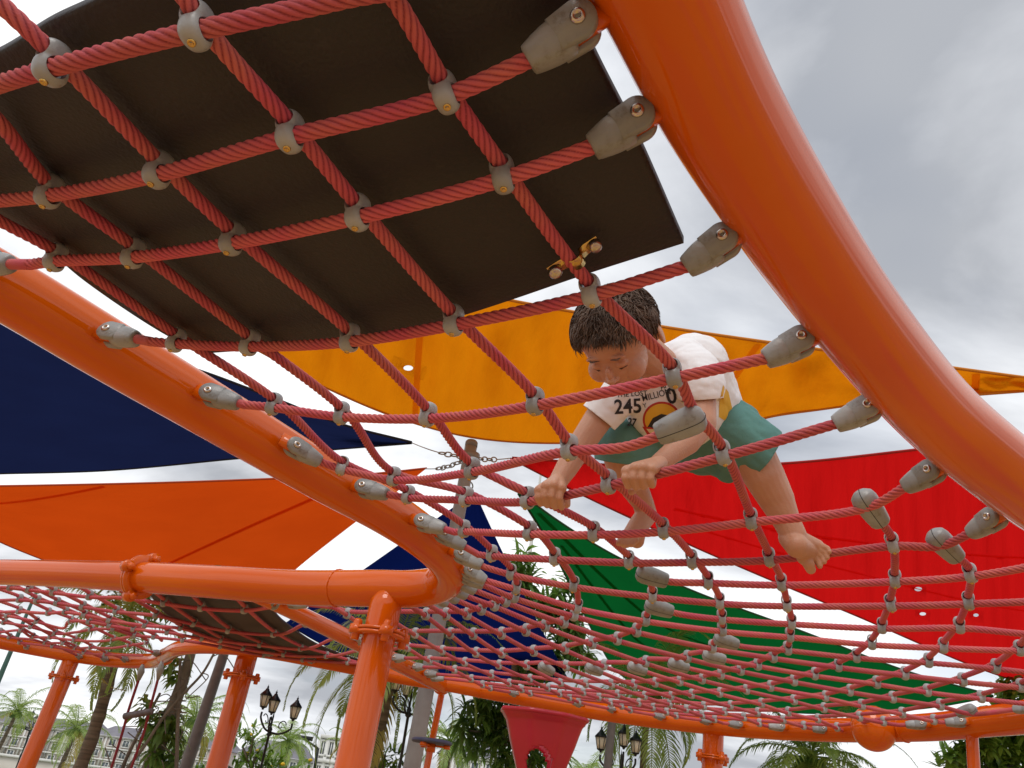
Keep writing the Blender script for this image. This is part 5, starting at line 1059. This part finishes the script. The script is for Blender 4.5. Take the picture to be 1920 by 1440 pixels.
# ---------------------------------------------------------------- houses and garden wall
def house(label, x0, x1, dist, H, m, floors, bays, seed, roofm='roof', name='townhouse', group=None, roof=True):
    a = W(x0, 1440, dist); c = W(x1, 1440, dist); a[2] = c[2] = 0; ux = nrm(c - a); L = np.linalg.norm(c - a); uy = np.cross(UPV, ux); uy = uy if uy[1] > 0 else -uy; B_ = np.array([ux, uy, UPV]).T; dp = 9
    o = (a + c) / 2 + uy * dp / 2; root = thing(name, label, 'house', (o[0], o[1], 0), group); MB().box(o + UPV * H / 2, L - .1, dp, H, B_).build('wall', m, root)
    if roof:
        V = np.array([[-L / 2 - .3, -dp / 2 - .4, H], [L / 2 + .3, -dp / 2 - .4, H], [L / 2 + .3, dp / 2 + .4, H], [-L / 2 - .3, dp / 2 + .4, H], [-L / 2 + 1.2, 0, H + 2.0], [L / 2 - 1.2, 0, H + 2.0]]) @ B_.T + [o[0], o[1], 0.02]
        obj('roof', V, [np.array([[0, 1, 5, 4], [2, 3, 4, 5]]), np.array([[1, 2, 5], [3, 0, 4]])], M[roofm], root, False)
    tr = MB(); fh = H / floors
    for k in range(floors + 1): tr.box(o - uy * (dp / 2 + .12) + UPV * (k * fh if k < floors else H - .02), L, .30, .28, B_)
    for k in range(bays + 1): tr.box(o + ux * (-L / 2 + L * k / bays) - uy * (dp / 2 + .08) + UPV * H / 2, .28, .2, H - .3, B_)
    tr.build('cornice', M['white'], root)
    for i in range(floors):
        for k in range(bays):
            wc = o + ux * (-L / 2 + L * (k + .5) / bays) - uy * (dp / 2 + .02) + UPV * (i * fh + fh * .52); ww = L / bays * .42; hh = fh * .52
            f = MB(); f.box(wc - uy * .06 + UPV * (hh / 2 + .08), ww + .4, .16, .16, B_); f.box(wc - uy * .06 - UPV * (hh / 2 + .08), ww + .5, .22, .16, B_); f.box(wc - uy * .05 + ux * (ww / 2 + .08), .15, .12, hh, B_); f.box(wc - uy * .05 - ux * (ww / 2 + .08), .15, .12, hh, B_); fo_ = f.build('window', M['white'], root)
            MB().box(wc - uy * .01, ww, .06, hh, B_).build('pane', M['win'], fo_); MB().box(wc - uy * .07, .07, .05, hh, B_).build('mullion', M['white'], fo_)
    return root
for k, (x0, x1, lb, mm) in enumerate([(-90, -5, 'cream townhouse cut by the left edge of the picture', 'wall'), (-5, 75, 'pink grey townhouse behind the two thin palm trunks', 'wallp'), (75, 155, 'cream townhouse behind the low palm right of the leftmost post', 'wall'), (155, 235, 'pink grey townhouse behind the thick ringed palm trunk', 'wallp'), (235, 325, 'cream townhouse behind the hanging rung ropes', 'wall'), (325, 420, 'pale townhouse behind the dark grey leaning mast', 'wallp')]):
    house(lb, x0, x1, 140, 5.8, M[mm], 3, 3, k, group='row of townhouses on the left')
house('white three storey building left of the central orange post', 590, 668, 62, 5.3, M['white'], 3, 5, 9, name='apartment_building', roof=False)
house('low white building behind the flowering bush', 440, 560, 95, 4.4, M['white'], 3, 5, 10, name='apartment_building', roof=True)
house('pale building glimpsed right of the slim orange pole', 820, 960, 80, 6.2, M['wall'], 3, 5, 11, name='apartment_building', roof=True)
a = W(-160, 1440, 36); c = W(420, 1440, 42); a[2] = c[2] = 0; ux = nrm(c - a); o = (a + c) / 2; L = np.linalg.norm(c - a); B_ = np.array([ux, np.cross(UPV, ux), UPV]).T; gw = thing('garden_wall', 'low cream garden wall with white coping in front of the townhouses', 'wall', tuple(o))
MB().box(o + UPV * .55, L, .3, 1.1, B_).build('wall_face', M['wall'], gw); MB().box(o + UPV * 1.16, L + .1, .45, .12, B_).build('coping', M['white'], gw)
